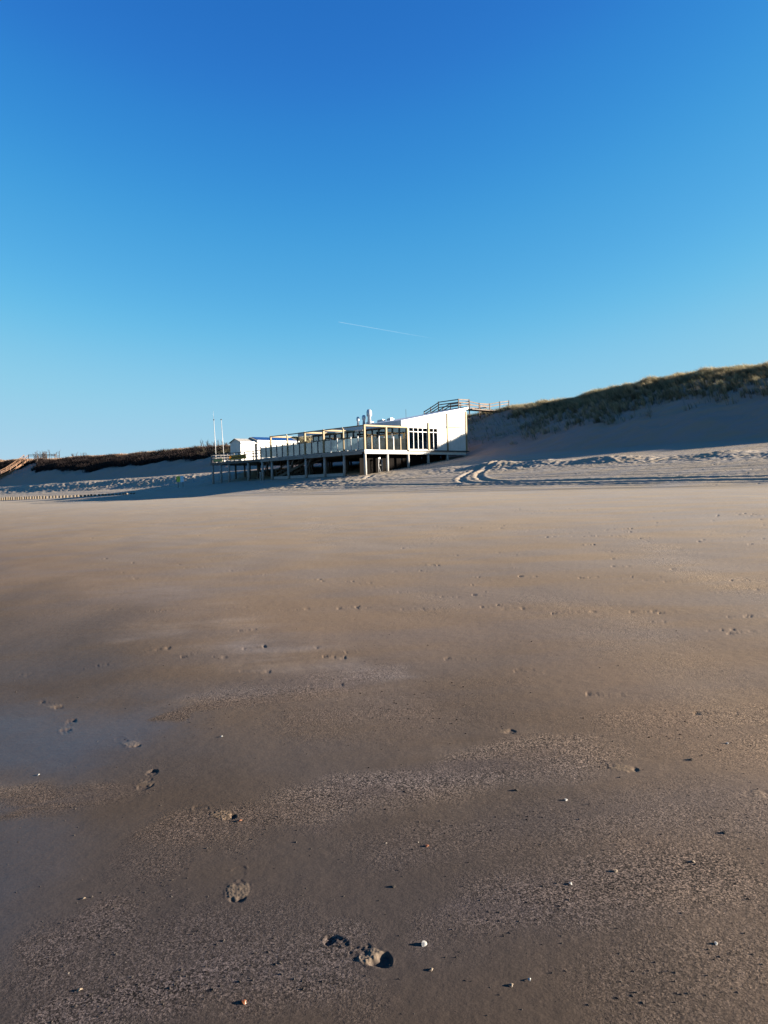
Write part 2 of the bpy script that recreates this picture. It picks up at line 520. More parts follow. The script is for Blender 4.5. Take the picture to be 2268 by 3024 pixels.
class MB:
    def __init__(self):
        self.v = []; self.f = []

    def add(self, vs, fs):
        n = len(self.v)
        self.v += [tuple(map(float, v)) for v in vs]
        self.f += [tuple(i + n for i in f) for f in fs]
        return self

    def box(self, x0, x1, y0, y1, z0, z1):
        vs = [(x, y, z) for z in (z0, z1) for y in (y0, y1) for x in (x0, x1)]
        return self.add(vs, [(0, 2, 3, 1), (4, 5, 7, 6), (0, 1, 5, 4), (2, 6, 7, 3), (0, 4, 6, 2), (1, 3, 7, 5)])

    def bar(self, p, q, w, h):
        """a square-cut timber from p to q, w wide, h deep"""
        p = Vector(p); q = Vector(q); d = (q - p).normalized()
        up = Vector((0, 0, 1)) if abs(d.z) < 0.95 else Vector((0, 1, 0))
        a = d.cross(up).normalized() * (w / 2); b = a.cross(d).normalized() * (h / 2)
        vs = [p - a - b, p + a - b, p + a + b, p - a + b, q - a - b, q + a - b, q + a + b, q - a + b]
        return self.add(vs, [(0, 3, 2, 1), (4, 5, 6, 7), (0, 1, 5, 4), (1, 2, 6, 5), (2, 3, 7, 6), (3, 0, 4, 7)])

    def lathe(self, p, prof, n=10, ax=None):
        """rings (height, radius) along ax from p"""
        p = Vector(p); d = Vector(ax or (0, 0, 1)).normalized()
        a = d.orthogonal().normalized(); b = d.cross(a)
        vs = []; fs = []
        for h, r in prof:
            for k in range(n):
                c = 2 * math.pi * k / n
                vs.append(p + d * h + a * (r * math.cos(c)) + b * (r * math.sin(c)))
        for i in range(len(prof) - 1):
            for k in range(n):
                j = (k + 1) % n
                fs.append((i * n + k, i * n + j, (i + 1) * n + j, (i + 1) * n + k))
        fs.append(tuple(range(n - 1, -1, -1))); fs.append(tuple((len(prof) - 1) * n + k for k in range(n)))
        return self.add(vs, fs)

    def rod(self, p, q, r0, r1=None, n=8):
        p = Vector(p); q = Vector(q)
        return self.lathe(p, [(0, r0), ((q - p).length, r0 if r1 is None else r1)], n, q - p)

    def prism(self, poly, y0, y1):
        """polygon in the x-z plane pulled from y0 to y1"""
        n = len(poly)
        vs = [(x, y0, z) for x, z in poly] + [(x, y1, z) for x, z in poly]
        fs = [tuple(range(n)), tuple(range(2 * n - 1, n - 1, -1))]
        fs += [(i, i + n, (i + 1) % n + n, (i + 1) % n) for i in range(n)]
        return self.add(vs, fs)

    def build(self, name, mat, parent=None, smooth_=False, off=(0, 0, 0)):
        me = bpy.data.meshes.new(name)
        vs = [(v[0] - off[0], v[1] - off[1], v[2] - off[2]) for v in self.v]
        me.from_pydata(vs, [], self.f)
        me.materials.append(MATS[mat])
        if smooth_:
            for pl in me.polygons: pl.use_smooth = True
        me.update()
        o = bpy.data.objects.new(name, me)
        COL.objects.link(o)
        o.location = off
        if parent: o.parent = parent
        return o


def tag(o, label, cat, group=None):
    o['label'] = label; o['category'] = cat
    if group: o['group'] = group
    return o


def thing(name, label, cat, loc=(0, 0, 0), rot=0.0, group=None):
    o = bpy.data.objects.new(name, None)
    COL.objects.link(o)
    o.location = loc; o.rotation_euler = (0, 0, rot)
    o.empty_display_size = 0.3
    return tag(o, label, cat, group)


def copy_tree(o, parent=None):
    c = o.copy(); COL.objects.link(c)
    if parent:
        c.parent = parent
    for ch in o.children:
        copy_tree(ch, c)
    return c


S0, T0 = 49.58, 57.64     # the pavilion's nearest corner on the sand
FLOOR = 5.45


def at_ab(a, b, z):
    x, y = xy(S0 + a, T0 + b)
    return (x, y, z)


def yard(name, label, cat, a, b, z, group=None):
    """a thing squared to the pavilion; its parts are given in a (inland), b (along the shore), z above its base"""
    return thing(name, label, cat, at_ab(a, b, z), AXD, group)


def zg(a, b):
    return gz(S0 + a, T0 + b)


# ------------------------------------------------------------------ ground
PRINTS = []    # (x, y, heading, length, depth, kind)


def footprint(px, py, heading, length=0.29, depth=1.0, wt=None):
    x, y = pixel_ground(px, py)
    if wt is None:
        wt = (random.choice((0, 0, 0.2, 0.5)), random.uniform(0.15, 0.7), random.choice((0, 0.1, 0.3, 0.6)))
    PRINTS.append((x, y, R(heading), length, depth, wt))


for px, py, h, wt in ((1055, 2815, -40, (1.0, 1.0, 1.0)), (704, 2612, -82, (0.10, 0.6, 1.0, 1)), (632, 2398, -38, (0.25, 0.8, 0.9, 1)), (437, 2300, -88, (0.9, 0.8, 0.45)), (376, 2190, -48, (0.1, 0.6, 0.9, 1)),
                      (203, 2142, -80, (0.9, 0.7, 0.5)), (150, 2080, -40, (0.4, 0.6, 0.8, 1)), (755, 1982, -15, (0.2, 0.4, 0.6)), (636, 1938, -30, (0.0, 0.5, 0.4)), (465, 1915, -10, (0.0, 0.5, 0.5)),
                      (964, 2023, -5, (0.3, 0.6, 0.3)), (51, 1994, 0, (0.0, 0.4, 0.3)), (1360, 1944, -14, (0.5, 0.3, 0)), (1571, 1979, -12, (0.4, 0.3, 0)), (1790, 2050, -22, (0.6, 0.4, 0.1)), (2118, 2105, -14, (0.6, 0.5, 0.1)),
                      (1460, 2152, -35, (0.0, 0.5, 0.7)), (1718, 2245, -30, (0.2, 0.6, 0.1)), (1805, 2264, -35, (0.0, 0.7, 0.8, 1)), (2200, 2344, -20, (0.0, 0.6, 0.4))):
    footprint(px, py, h, 0.29, 1.0, wt)
for px, py in ((100, 1812), (140, 1808), (300, 1803), (325, 1801), (450, 1806), (505, 1803), (660, 1793), (700, 1795), (825, 1802), (880, 1800),
               (1030, 1794), (1060, 1796), (1220, 1798), (1280, 1798), (1455, 1791), (1500, 1784), (1515, 1795), (1575, 1796), (1660, 1808),
               (1720, 1806), (1900, 1805), (1985, 1808), (1930, 1836), (2185, 1821), (2240, 1819), (2190, 1868), (2130, 1861)):
    footprint(px, py, random.uniform(-12, 12), 0.29, 0.9)
for k, (x0, y0, x1, y1, n) in enumerate(((40, 1618, 1120, 1732, 22), (1150, 1745, 1330, 1762, 4), (190, 1650, 460, 1720, 8), (480, 1550, 700, 1545, 6))):
    for i in range(n):
        u = i / (n - 1)
        footprint(x0 + (x1 - x0) * u + random.uniform(-12, 12), y0 + (y1 - y0) * u + random.uniform(-5, 5), random.uniform(-30, 30), 0.28, 0.8)
for x0, x1, y0, y1, n in ((560, 800, 1522, 1536, 30), (820, 1010, 1508, 1520, 14), (1150, 1330, 1502, 1508, 18), (1520, 1700, 1500, 1520, 46), (1690, 1780, 1498, 1506, 14),
                          (2080, 2268, 1516, 1524, 34), (1134, 1500, 1552, 1562, 26), (1620, 1860, 1560, 1588, 30), (1860, 2268, 1505, 1600, 40), (940, 1134, 1462, 1484, 22),
                          (200, 900, 1545, 1600, 24), (1000, 2268, 1600, 1720, 36), (0, 1100, 1850, 1990, 8), (1300, 2268, 1700, 1760, 14), (1134, 2268, 1470, 1500, 30)):
    for i in range(n):
        footprint(random.uniform(x0, x1), random.uniform(y0, y1), random.uniform(-60, 60), random.uniform(0.2, 0.31), random.uniform(0.6, 1.3))


for k in range(420):
    s_ = random.uniform(38, 52); t_ = random.uniform(12, 62) if k % 3 else random.uniform(62, 130)
    if random.random() < 0.45: s_ = random.gauss(44, 2.5)
    x_, y_ = xy(s_, t_)
    PRINTS.append((x_, y_, random.uniform(0, 6.28), random.uniform(0.25, 0.42), random.uniform(0.8, 2.0), (random.choice((0, 0.8)), 0.8, random.uniform(0.3, 1))))


def print_height(lx, ly, L, seed, wt):
    """the mark of a shod foot; lx runs heel (-) to toe (+), ly across, both in metres. Returns the relief and where drier sand is turned up"""
    wt_heel, wt_toe, wt_slab = wt[:3]
    wide = 0.10 if len(wt) > 3 else 0.0
    u = lx / L; v = ly / L
    v = v + 0.05 * vnoise(lx / 0.07 + seed, ly / 0.2, 24) - 0.03 * u
    w = 0.165 * np.sqrt(np.clip(1 - ((u - 0.20) / 0.31) ** 2, 0, 1))
    w2 = 0.125 * np.sqrt(np.clip(1 - ((u + 0.33) / 0.17) ** 2, 0, 1))
    in_toe = smooth(0.0, 0.03, w - np.abs(v)) * wt_toe
    in_heel = smooth(0.0, 0.03, w2 - np.abs(v)) * wt_heel
    tread = vnoise(lx / 0.013 + seed, ly / 0.020, 21) * 0.7 + vnoise(lx / 0.028, ly / 0.028 + seed, 22) * 0.5
    crumble = np.clip(vnoise(lx / 0.010, ly / 0.010 + seed, 25), -0.1, 0.6)
    ragged = u + 0.09 * vnoise(ly / 0.022 + seed, lx / 0.1, 23)
    h = -in_heel * (0.010 * smooth(-0.30, -0.47, u) + 0.0025 + 0.007 * tread)
    slab = smooth(0.08 - wide, 0.16 - wide, ragged) * (1 - smooth(0.25 + wide, 0.33 + wide, ragged))
    pit = smooth(0.25 + wide, 0.33 + wide, ragged) * (1 - smooth(0.42, 0.52, u))
    h = h + in_toe * (0.008 * tread * (1 - slab) - 0.001) + wt_slab * in_toe * (slab * (0.0035 + 0.007 * crumble) - 0.011 * pit * (1 + 0.4 * tread))
    near_edge = np.exp(-((np.maximum(w, w2) - np.abs(v) + 0.02) / 0.02) ** 2) * (np.maximum(w, w2) > 0)
    h = h + 0.0025 * near_edge * np.clip(0.3 + 2.0 * vnoise(lx / 0.03 + seed, ly / 0.03, 26), 0, 1) * max(wt_toe, wt_heel)
    turned = in_toe * slab * wt_slab
    return h, turned


# drifts of coarse grit, veils of pale dry sand and wet hollows, as strips on the beach: (ends, half width in metres, strength)
GRIT = [((560, 2480), (1180, 2330), 0.16, 0.8), ((1000, 2350), (1600, 2235), 0.24, 1.0), ((1380, 2770), (1620, 2660), 0.12, 0.9), ((1560, 2680), (2050, 2560), 0.24, 1.0),
        ((250, 2960), (620, 2900), 0.13, 0.9), ((560, 2900), (960, 2860), 0.14, 0.7), ((280, 2700), (460, 2640), 0.12, 0.7), ((60, 2370), (300, 2330), 0.22, 0.7),
        ((480, 2130), (760, 2060), 0.16, 0.8), ((740, 2060), (1080, 1990), 0.30, 0.7), ((1050, 2110), (1300, 2080), 0.35, 0.45), ((1900, 2130), (2268, 2150), 0.4, 0.5),
        ((1650, 2450), (2268, 2400), 0.3, 0.45), ((300, 2780), (700, 2760), 0.2, 0.4), ((1900, 2900), (2268, 2820), 0.25, 0.35), ((1200, 2500), (1600, 2440), 0.2, 0.35)]
PALE = [((420, 1860), (720, 1840), 0.35, 0.8), ((740, 1905), (960, 1950), 0.3, 0.9), ((900, 1940), (1130, 2010), 0.3, 0.9), ((330, 1730), (640, 1770), 0.6, 0.5),
        ((1050, 2330), (1560, 2230), 0.30, 0.5), ((620, 1700), (900, 1720), 0.8, 0.25), ((60, 2340), (260, 2320), 0.2, 0.35), ((500, 2090), (700, 2040), 0.2, 0.4), ((200, 1700), (420, 1720), 0.6, 0.3)]
FILM = [((-150, 2190), (200, 2170), 0.85, 1.0), ((-300, 2050), (-60, 2650), 0.6, 0.8), ((-100, 2420), (60, 2380), 0.25, 0.7), ((-150, 2560), (120, 2560), 0.25, 0.5), ((560, 2200), (900, 2170), 0.5, 0.35), ((-100, 1950), (240, 1960), 0.7, 0.45), ((620, 2560), (820, 2500), 0.3, 0.25)]


def streaks(X, Y, items):
    out = np.zeros(X.shape)
    m = np.hypot(X, Y) < 40
    x = X[m]; y = Y[m]
    wx = 0.35 * vnoise(x / 0.8, y / 0.8, 71) + 0.12 * vnoise(x / 0.22, y / 0.22, 72)
    wy = 0.35 * vnoise(x / 0.8, y / 0.8, 73) + 0.12 * vnoise(x / 0.22, y / 0.22, 74)
    res = np.zeros(x.shape)
    for p, q, w, a in items:
        p = np.array(pixel_ground(*p)); q = np.array(pixel_ground(*q)); ab = q - p
        r0 = 0.25 * np.hypot(*(p + q)) * 0.5 + 0.2
        xx = x + wx * r0; yy = y + wy * r0
        u = np.clip(((xx - p[0]) * ab[0] + (yy - p[1]) * ab[1]) / (ab @ ab), 0, 1)
        d = np.hypot(xx - p[0] - u * ab[0], yy - p[1] - u * ab[1])
        res = np.maximum(res, a * np.exp(-(d / (w * 1.2)) ** (3.2 if w < 0.28 else 2)))
    out[m] = res
    return out


def make_ground():
    rr = [0.0, 0.5, 1.0, 1.5]
    r = 1.9
    while r < 900:
        rr.append(r)
        if r < 5.5: r += r * 0.0024
        elif r < 34: r += r * 0.0062
        elif r < 66: r += 0.105
        elif r < 100: r += 0.16
        elif r < 150: r += 0.5
        elif r < 330: r += r * 0.012
        else: r += r * 0.06
    rr = np.array(rr)
    dense = np.linspace(R(-29), R(29), 880)
    az = np.concatenate([np.arange(-180, -30, 3.0) * math.pi / 180, R(-29.5) * np.ones(1), dense, [R(29.5)], np.arange(30, 60, 0.8) * math.pi / 180, np.arange(60, 180.01, 3.0) * math.pi / 180])
    Rg, Ag = np.meshgrid(rr, az, indexing='ij')
    X = Rg * np.sin(Ag); Y = Rg * np.cos(Ag)
    Z = ground(X.ravel(), Y.ravel()).reshape(X.shape)
    turned = np.zeros(X.shape)
    for k, (x, y, h, L, dep, wt) in enumerate(PRINTS):
        r0 = math.hypot(x, y); a0 = math.atan2(x, y)
        i0, i1 = np.searchsorted(rr, [r0 - 0.35, r0 + 0.35]); j0, j1 = np.searchsorted(az, [a0 - 0.35 / r0, a0 + 0.35 / r0])
        dx = X[i0:i1, j0:j1] - x; dy = Y[i0:i1, j0:j1] - y
        c, s_ = math.cos(h), math.sin(h)
        dep2 = dep * float(np.interp(r0, [5, 9, 16, 40], [1.0, 2.2, 3.2, 4.0]))
        hh_, tu_ = print_height(dx * c + dy * s_, -dx * s_ + dy * c, L, k * 3.7, wt)
        Z[i0:i1, j0:j1] += dep2 * hh_
        turned[i0:i1, j0:j1] = np.maximum(turned[i0:i1, j0:j1], tu_)
    nr, na = X.shape
    me = bpy.data.meshes.new('beach')
    co = np.stack([X, Y, Z], -1).reshape(-1, 3)
    idx = np.arange(nr * na).reshape(nr, na)
    q = np.stack([idx[:-1, :-1], idx[1:, :-1], idx[1:, 1:], idx[:-1, 1:]], -1).reshape(-1, 4)[:, ::-1]
    me.vertices.add(len(co)); me.vertices.foreach_set('co', co.ravel())
    me.loops.add(q.size); me.loops.foreach_set('vertex_index', q.ravel().astype(np.int32))
    me.polygons.add(len(q)); me.polygons.foreach_set('loop_start', np.arange(0, q.size, 4, dtype=np.int32))
    me.polygons.foreach_set('use_smooth', np.ones(len(q), dtype=bool))
    me.update(calc_edges=True)
    for nm, val in (('grit', GRIT), ('pale', PALE), ('film', FILM)):
        at = me.attributes.new(nm, 'FLOAT', 'POINT')
        at.data.foreach_set('value', (0.72 if nm == 'film' else 1.0) * streaks(X, Y, val).astype(np.float32).ravel())
    at = me.attributes.new('turned', 'FLOAT', 'POINT')
    at.data.foreach_set('value', turned.astype(np.float32).ravel())
    me.materials.append(MATS['beach_sand'])
    o = bpy.data.objects.new('beach', me); COL.objects.link(o)
    o['kind'] = 'structure'
    print('beach verts', len(co))
    return o


make_ground()

# ------------------------------------------------------------------ vegetation on the dunes


def blades(name, mat, s, t, height, width, lean, col, seg=2):
    """many narrow bent blades as one mesh"""
    n = len(s)
    x, y = xy(s, t)
    z = ground(x, y, False) - 0.05
    ang = rng.uniform(0, 2 * math.pi, n)
    wx = np.cos(ang) * width / 2; wy = np.sin(ang) * width / 2
    lx, ly, lz = lean
    P0 = np.stack([x, y, z], -1)
    mid = P0 + np.stack([lx * 0.35, ly * 0.35, height * 0.58], -1)
    tip = P0 + np.stack([lx, ly, height * lz], -1)
    W = np.stack([wx, wy, np.zeros(n)], -1)
    V = np.stack([P0 - W, P0 + W, mid - W * 0.75, mid + W * 0.75, tip], 1)       # n,5,3
    me = bpy.data.meshes.new(name)
    me.vertices.add(n * 5); me.vertices.foreach_set('co', V.astype(np.float32).ravel())
    base = (np.arange(n) * 5)[:, None]
    loops = np.concatenate([base + np.array([0, 1, 3, 2]), base + np.array([2, 3, 4])], 1)
    me.loops.add(n * 7); me.loops.foreach_set('vertex_index', loops.astype(np.int32).ravel())
    starts = np.stack([np.arange(n) * 7, np.arange(n) * 7 + 4], 1)
    me.polygons.add(n * 2); me.polygons.foreach_set('loop_start', starts.astype(np.int32).ravel())
    me.update(calc_edges=True)
    ca = me.color_attributes.new('Col', 'FLOAT_COLOR', 'POINT')
    c4 = np.ones((n, 5, 4), dtype=np.float32)
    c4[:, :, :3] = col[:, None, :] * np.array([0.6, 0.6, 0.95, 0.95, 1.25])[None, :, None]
    ca.data.foreach_set('color', c4.ravel())
    me.materials.append(MATS[mat])
    o = bpy.data.objects.new(name, me); COL.objects.link(o)
    o['kind'] = 'stuff'
    return o


def scatter(n, s0, s1, t0, t1, keep):
    s = rng.uniform(s0, s1, n); t = rng.uniform(t0, t1, n)
    k = rng.uniform(0, 1, n) < keep(s, t)
    return s[k], t[k]


def marram_density(s, t):
    low = np.interp(t, [0, 20, 29, 36, 42, 48, 54, 57, 60, 64, 68, 76, 84], [74.5, 74, 74, 73, 72, 70.5, 69.5, 72, 77, 81, 84, 86, 82])
    patch = vnoise(s / 3.0, t / 3.6, 31) + 0.5 * vnoise(s / 1.1, t / 1.3, 32)
    edge = s - low - 5.0 * patch
    d = smooth(-1.0, 3.0, edge)
    tuft = smooth(-0.03, 0.24, vnoise(s / 0.55, t / 0.55, 33) + 0.35 * smooth(79, 83, s))
    bare = smooth(0.10, 0.32, vnoise(s / 4.2 + 3, t / 6.0, 36)) * (1 - smooth(79.5, 82, s))
    sparse = 0.07 * smooth(66, 72, s) * smooth(54, 60, t) * (1 - smooth(76, 80, t)) * smooth(0.0, 0.2, vnoise(s / 0.8, t / 0.8, 37))
    thin = 1 - 0.6 * smooth(46, 53, t) * (1 - smooth(75, 79, s))
    return np.maximum(d * tuft * thin * (1 - 0.9 * bare), sparse)


def grass_colours(n, s, t):
    straw = np.array([0.36, 0.285, 0.18]); olive = np.array([0.22, 0.20, 0.125]); green = np.array([0.13, 0.135, 0.075])
    m = np.clip(0.5 + 0.9 * vnoise(s / 2.0, t / 2.0, 41) + rng.normal(0, 0.22, n), 0, 1)[:, None]
    c = olive * (1 - m) + straw * m
    g = (rng.uniform(0, 1, n) < 0.25)[:, None]
    tuft = np.clip(1.0 + 1.3 * vnoise(s / 0.5, t / 0.5, 33) + 0.7 * vnoise(s / 1.7, t / 2.4, 34), 0.45, 1.7)[:, None]
    return np.where(g, green, c) * rng.uniform(0.75, 1.2, n)[:, None] * tuft


s, t = scatter(520000, 65, 92, 14, 84, marram_density)
n = len(s)
hh = rng.uniform(0.5, 0.95, n) * (1 + 0.7 * vnoise(s / 1.6, t / 1.6, 43))
lean = (-(0.48 + 0.20 * rng.uniform(-1, 1, n)), -0.22 + 0.18 * rng.uniform(-1, 1, n), rng.uniform(0.55, 0.95, n))
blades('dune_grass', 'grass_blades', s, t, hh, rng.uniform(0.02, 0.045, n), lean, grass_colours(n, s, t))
print('marram', n)


def far_grass_density(s, t):
    s = s + 4.5 * smooth(95, 125, t)
    return smooth(77, 81, s + 3 * vnoise(t / 4, s / 4, 51)) * smooth(-0.15, 0.2, vnoise(s / 0.9, t / 0.9, 52) + 0.1) * (1 - 0.75 * smooth(132, 142, t))


s, t = scatter(150000, 70, 94, 84, 190, far_grass_density)
n = len(s)
lean = (-(0.35 + 0.3 * rng.uniform(-1, 1, n)), -0.2 + 0.3 * rng.uniform(-1, 1, n), rng.uniform(0.7, 1.0, n))
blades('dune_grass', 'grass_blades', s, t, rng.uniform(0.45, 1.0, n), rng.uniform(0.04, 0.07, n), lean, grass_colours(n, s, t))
print('far marram', n)


def shrub_density(s, t):
    low = np.interp(t, [120, 130, 150, 180, 215, 235, 250, 262, 320], [80, 76.5, 74.5, 74, 74.5, 76.5, 79, 77, 76])
    s = s + 4.5
    s = s - 4.5
    line = np.interp(s, [65, 69, 76, 80], [224.0, 232.0, 243.0, 246.0])
    path = 1 - smooth(-11.0, -8.0, t - line) * (1 - smooth(2.0, 5.0, t - line)) * (1 - 0.75 * smooth(76, 79, s))
    s = s + 4.5
    return smooth(-0.6, 1.2, s - low - 2.0 * vnoise(t / 5.0, s / 3.0, 61)) * (0.45 + 0.55 * smooth(-0.2, 0.2, vnoise(s / 1.2, t / 1.2, 62))) * path * smooth(118, 134, t)


s, t = scatter(300000, 67, 91, 118, 330, shrub_density)
n = len(s)
top = smooth(78.6, 80.8, s)[:, None]
brown = np.array([0.017, 0.012, 0.011]); rust = np.array([0.22, 0.105, 0.068]); straw = np.array([0.26, 0.19, 0.12])
mix = np.clip(0.35 + 0.8 * vnoise(s / 3, t / 3, 63) + rng.normal(0, 0.2, n), 0, 1)[:, None]
lit_tip = rust * mix + straw * (1 - mix)
cc = (brown * (1 - 0.85 * top) + lit_tip * 0.85 * top) * rng.uniform(0.7, 1.3, n)[:, None]  # sunlit tips at the crest and shade lower down are put into the colour
hh = rng.uniform(0.7, 1.4, n) * (1 - 0.3 * top[:, 0]) * (1 + 0.4 * vnoise(s / 3, t / 3, 64))
lean = (-(0.35 + 0.5 * rng.uniform(-1, 1, n)), 0.5 * rng.uniform(-1, 1, n), rng.uniform(0.75, 1.0, n))
blades('dune_scrub', 'shrub_twigs', s, t, hh, rng.uniform(0.05, 0.10, n), lean, cc)
print('scrub', n)


def bare_shrub(px_s, px_t, spread, h, stems, label):
    x, y = xy(px_s, px_t); z = gz(px_s, px_t)
    o = thing('bare_shrub', label, 'shrub', (x, y, z - 0.1), 0, 'bare shrubs on the dune crest')
    m = MB(); tw = MB()
    for i in range(stems):
        bx, by = random.uniform(-spread, spread), random.uniform(-spread, spread)
        hh = h * random.uniform(0.65, 1.1); lx, ly = random.uniform(-0.25, 0.25) * hh * 0.5, random.uniform(-0.2, 0.2)
        q = (bx + lx, by + ly, hh)
        m.rod((bx, by, -0.3), q, 0.07, 0.03, 5)
        for k in range(7):
            u = random.uniform(0.3, 1)
            p = (bx + lx * u, by + ly * u, hh * u)
            e = (p[0] + random.uniform(-0.5, 0.5), p[1] + random.uniform(-0.5, 0.5), p[2] + random.uniform(0.3, 0.8))
            tw.rod(p, e, 0.035, 0.015, 4)
    m.build('stem', 'twig', o)
    tw.build('twigs', 'twig', o)
    return o


simple('twig', (0.05, 0.036, 0.03), 0.9, 0.3)

# ------------------------------------------------------------------ terrace deck on piles
A, B = 2.96, 3.30
deck = yard('terrace_deck', 'raised timber terrace deck standing on rows of piles above the sand', 'deck', 0, 0, FLOOR)
MB().box(0.02, 15.1, 0.02, 18.6, -0.22, -0.06).build('deck_floor', 'grey_wood', deck)
for i in range(5):
    MB().box(i * A + 0.01 if i else -0.06, (i + 1) * A - 0.01, -0.06, 0.0, -0.40, 0.0).build('fascia_board', 'white_wood', deck)
MB().box(5.85, 15.25, -0.20, -0.065, -0.10, 0.03).build('edge_strip', 'dark_edge', deck)
for i in range(6):
    b0, b1 = i * B, min((i + 1) * B, 18.55)
    MB().box(-0.06, 0.0, b0 + 0.012, b1 - 0.012, -0.19, 0.0).build('fascia_board', 'grey_wood', deck)
    MB().box(-0.04, 0.015, b0 + 0.012 + 0.4, b1 + 0.3, -0.42, -0.205).build('fascia_board', 'grey_wood', deck)
jm = MB()
for i in range(1, 12):
    jm.box(0.05, 15.0, i * 1.55, i * 1.55 + 0.08, -0.42, -0.225)
j = jm.build('joist', 'old_pile', deck); j['kind'] = 'stuff'


def pile(parent, base_z, a, b, r=0.14, mat='pile_wood', top=-0.40):
    z0 = zg(a + parent_ab[parent.name][0], b + parent_ab[parent.name][1]) - base_z - 0.25
    d = (random.uniform(-0.04, 0.04), random.uniform(-0.04, 0.04))
    MB().lathe((a, b, z0), [(0, r * 1.03), ((top - z0) * 0.5, r * random.uniform(0.96, 1.04)), (top - z0, r * 0.97)], 12, (d[0], d[1], top - z0)).build('pile', mat, parent, True)


parent_ab = {deck.name: (0, 0)}
for i in range(6):
    pile(deck, FLOOR, 0.16, 0.16 + i * B)
for k in range(1, 5):
    pile(deck, FLOOR, 0.12 + k * A, 0.14)
pile(deck, FLOOR, 14.75, 0.14, 0.12)
for a in (3.0, 5.9, 8.9, 11.9):
    for i in range(1, 6):
        pile(deck, FLOOR, a, 0.16 + i * B + random.uniform(-0.2, 0.2), 0.13, 'old_pile')
# dark board screens under the building side
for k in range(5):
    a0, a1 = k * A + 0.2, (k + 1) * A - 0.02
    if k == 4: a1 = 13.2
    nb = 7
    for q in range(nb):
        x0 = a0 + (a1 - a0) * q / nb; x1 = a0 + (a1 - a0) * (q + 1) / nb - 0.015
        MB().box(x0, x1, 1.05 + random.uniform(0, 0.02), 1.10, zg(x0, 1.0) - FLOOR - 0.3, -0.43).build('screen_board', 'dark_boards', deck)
for i in range(1, 5):
    b0, b1 = i * B + 0.32, (i + 1) * B
    zz = zg(0, (b0 + b1) / 2) - FLOOR
    MB().box(0.25, 0.31, b0, b1, zz + 0.05, zz + 0.36).build('kick_board', 'pile_wood', deck)
for (p, q) in (((0.25, 17.4, -0.45), (0.25, 16.6, -1.75)), ((0.3, 12.5, -0.45), (0.3, 13.3, -1.5)), ((0.3, 9.3, -0.45), (0.3, 10.0, -1.4))):
    MB().bar(p, q, 0.09, 0.09).build('brace', 'old_pile', deck)

# stair under the terrace up to the deck
sz = zg(1.5, 18.2)
stair = yard('beach_stair', 'dark timber stair climbing from the sand under the terrace', 'stairs', 1.8, 18.4, sz)
rise = FLOOR - 0.35 - sz; run = 7.6
for da in (0.0, 1.2):
    MB().bar((da, 0, 0.0), (da, -run, rise), 0.06, 0.26).build('stringer', 'old_pile', stair)
    MB().bar((da, 0, 0.95), (da, -run, rise + 0.95), 0.05, 0.10).build('handrail', 'old_pile', stair)
    MB().bar((da, 0, 0.5), (da, -run, rise + 0.5), 0.05, 0.08).build('handrail', 'old_pile', stair)
    for k in range(4):
        u = k / 3.0 * 0.9 + 0.03
        MB().bar((da, -run * u, rise * u - 0.1), (da, -run * u, rise * u + 1.0), 0.08, 0.08).build('post', 'old_pile', stair)
for k in range(13):
    u = (k + 0.5) / 13
    MB().box(0.04, 1.16, -run * u - 0.14, -run * u + 0.14, rise * u + 0.06, rise * u + 0.10).build('step', 'old_pile', stair)

# trestle under the terrace
tz = zg(2.35, 0.45)
tr = yard('trestle', 'tall pale metal trestle frame beside the second sunlit pile', 'trestle', 2.2, 0.5, tz)
for x in (0.0, 0.48):
    MB().rod((x, 0, -0.1), (x, 0, 1.35), 0.035).build('leg', 'white_pole', tr, True)
MB().rod((0, 0, 0.75), (0.48, 0, 0.75), 0.025).build('rung', 'white_pole', tr, True)
MB().rod((0, 0, 0.7), (0.3, 0, 0.05), 0.025).build('strut', 'white_pole', tr, True)
MB().rod((0, 0, 0.85), (0.14, 0, 1.25), 0.02).build('strut', 'white_pole', tr, True)
MB().box(-0.02, 0.22, -0.08, 0.08, 1.36, 1.52).build('head', 'white_frame', tr)

# ------------------------------------------------------------------ glass windbreak round the terrace
gb = yard('glass_windbreak', 'row of frosted glass windbreak panes between capped posts along the terrace edge', 'windbreak', 0, 0, FLOOR)


def wb_post(a, b, h=1.32, mat='rail_wood'):
    p = MB().box(a - 0.05, a + 0.05, b - 0.05, b + 0.05, 0.0, h).build('post', mat, gb)
    MB().lathe((a, b, h), [(0, 0.07), (0.03, 0.085), (0.07, 0.075), (0.10, 0.03)], 10).build('cap', 'white_pole', p, True)


nb_ = 17
for i in range(nb_):
    b0 = i * 1.1; b1 = (i + 1) * 1.1
    hgt = 1.22
    MB().box(0.065, 0.08, b0 + 0.07, b1 - 0.07, 0.05, hgt).build('glass_pane', 'screen_glass', gb)
    if i % 3 and i > 0:
        wb_post(0.07, b0, 1.32, 'white_wood' if i in (4, 5, 1, 2) else 'rail_wood')
wb_post(0.07, nb_ * 1.1, 1.28)
for k in range(6):
    a0 = k * A / 3; a1 = (k + 1) * A / 3
    MB().box(a0 + 0.09, a1 - 0.08, 0.065, 0.08, 0.05, 1.2).build('glass_pane', 'clear_glass', gb)
    if k % 3:
        wb_post(a0, 0.07, 1.32, 'new_wood' if k % 2 else 'white_wood')

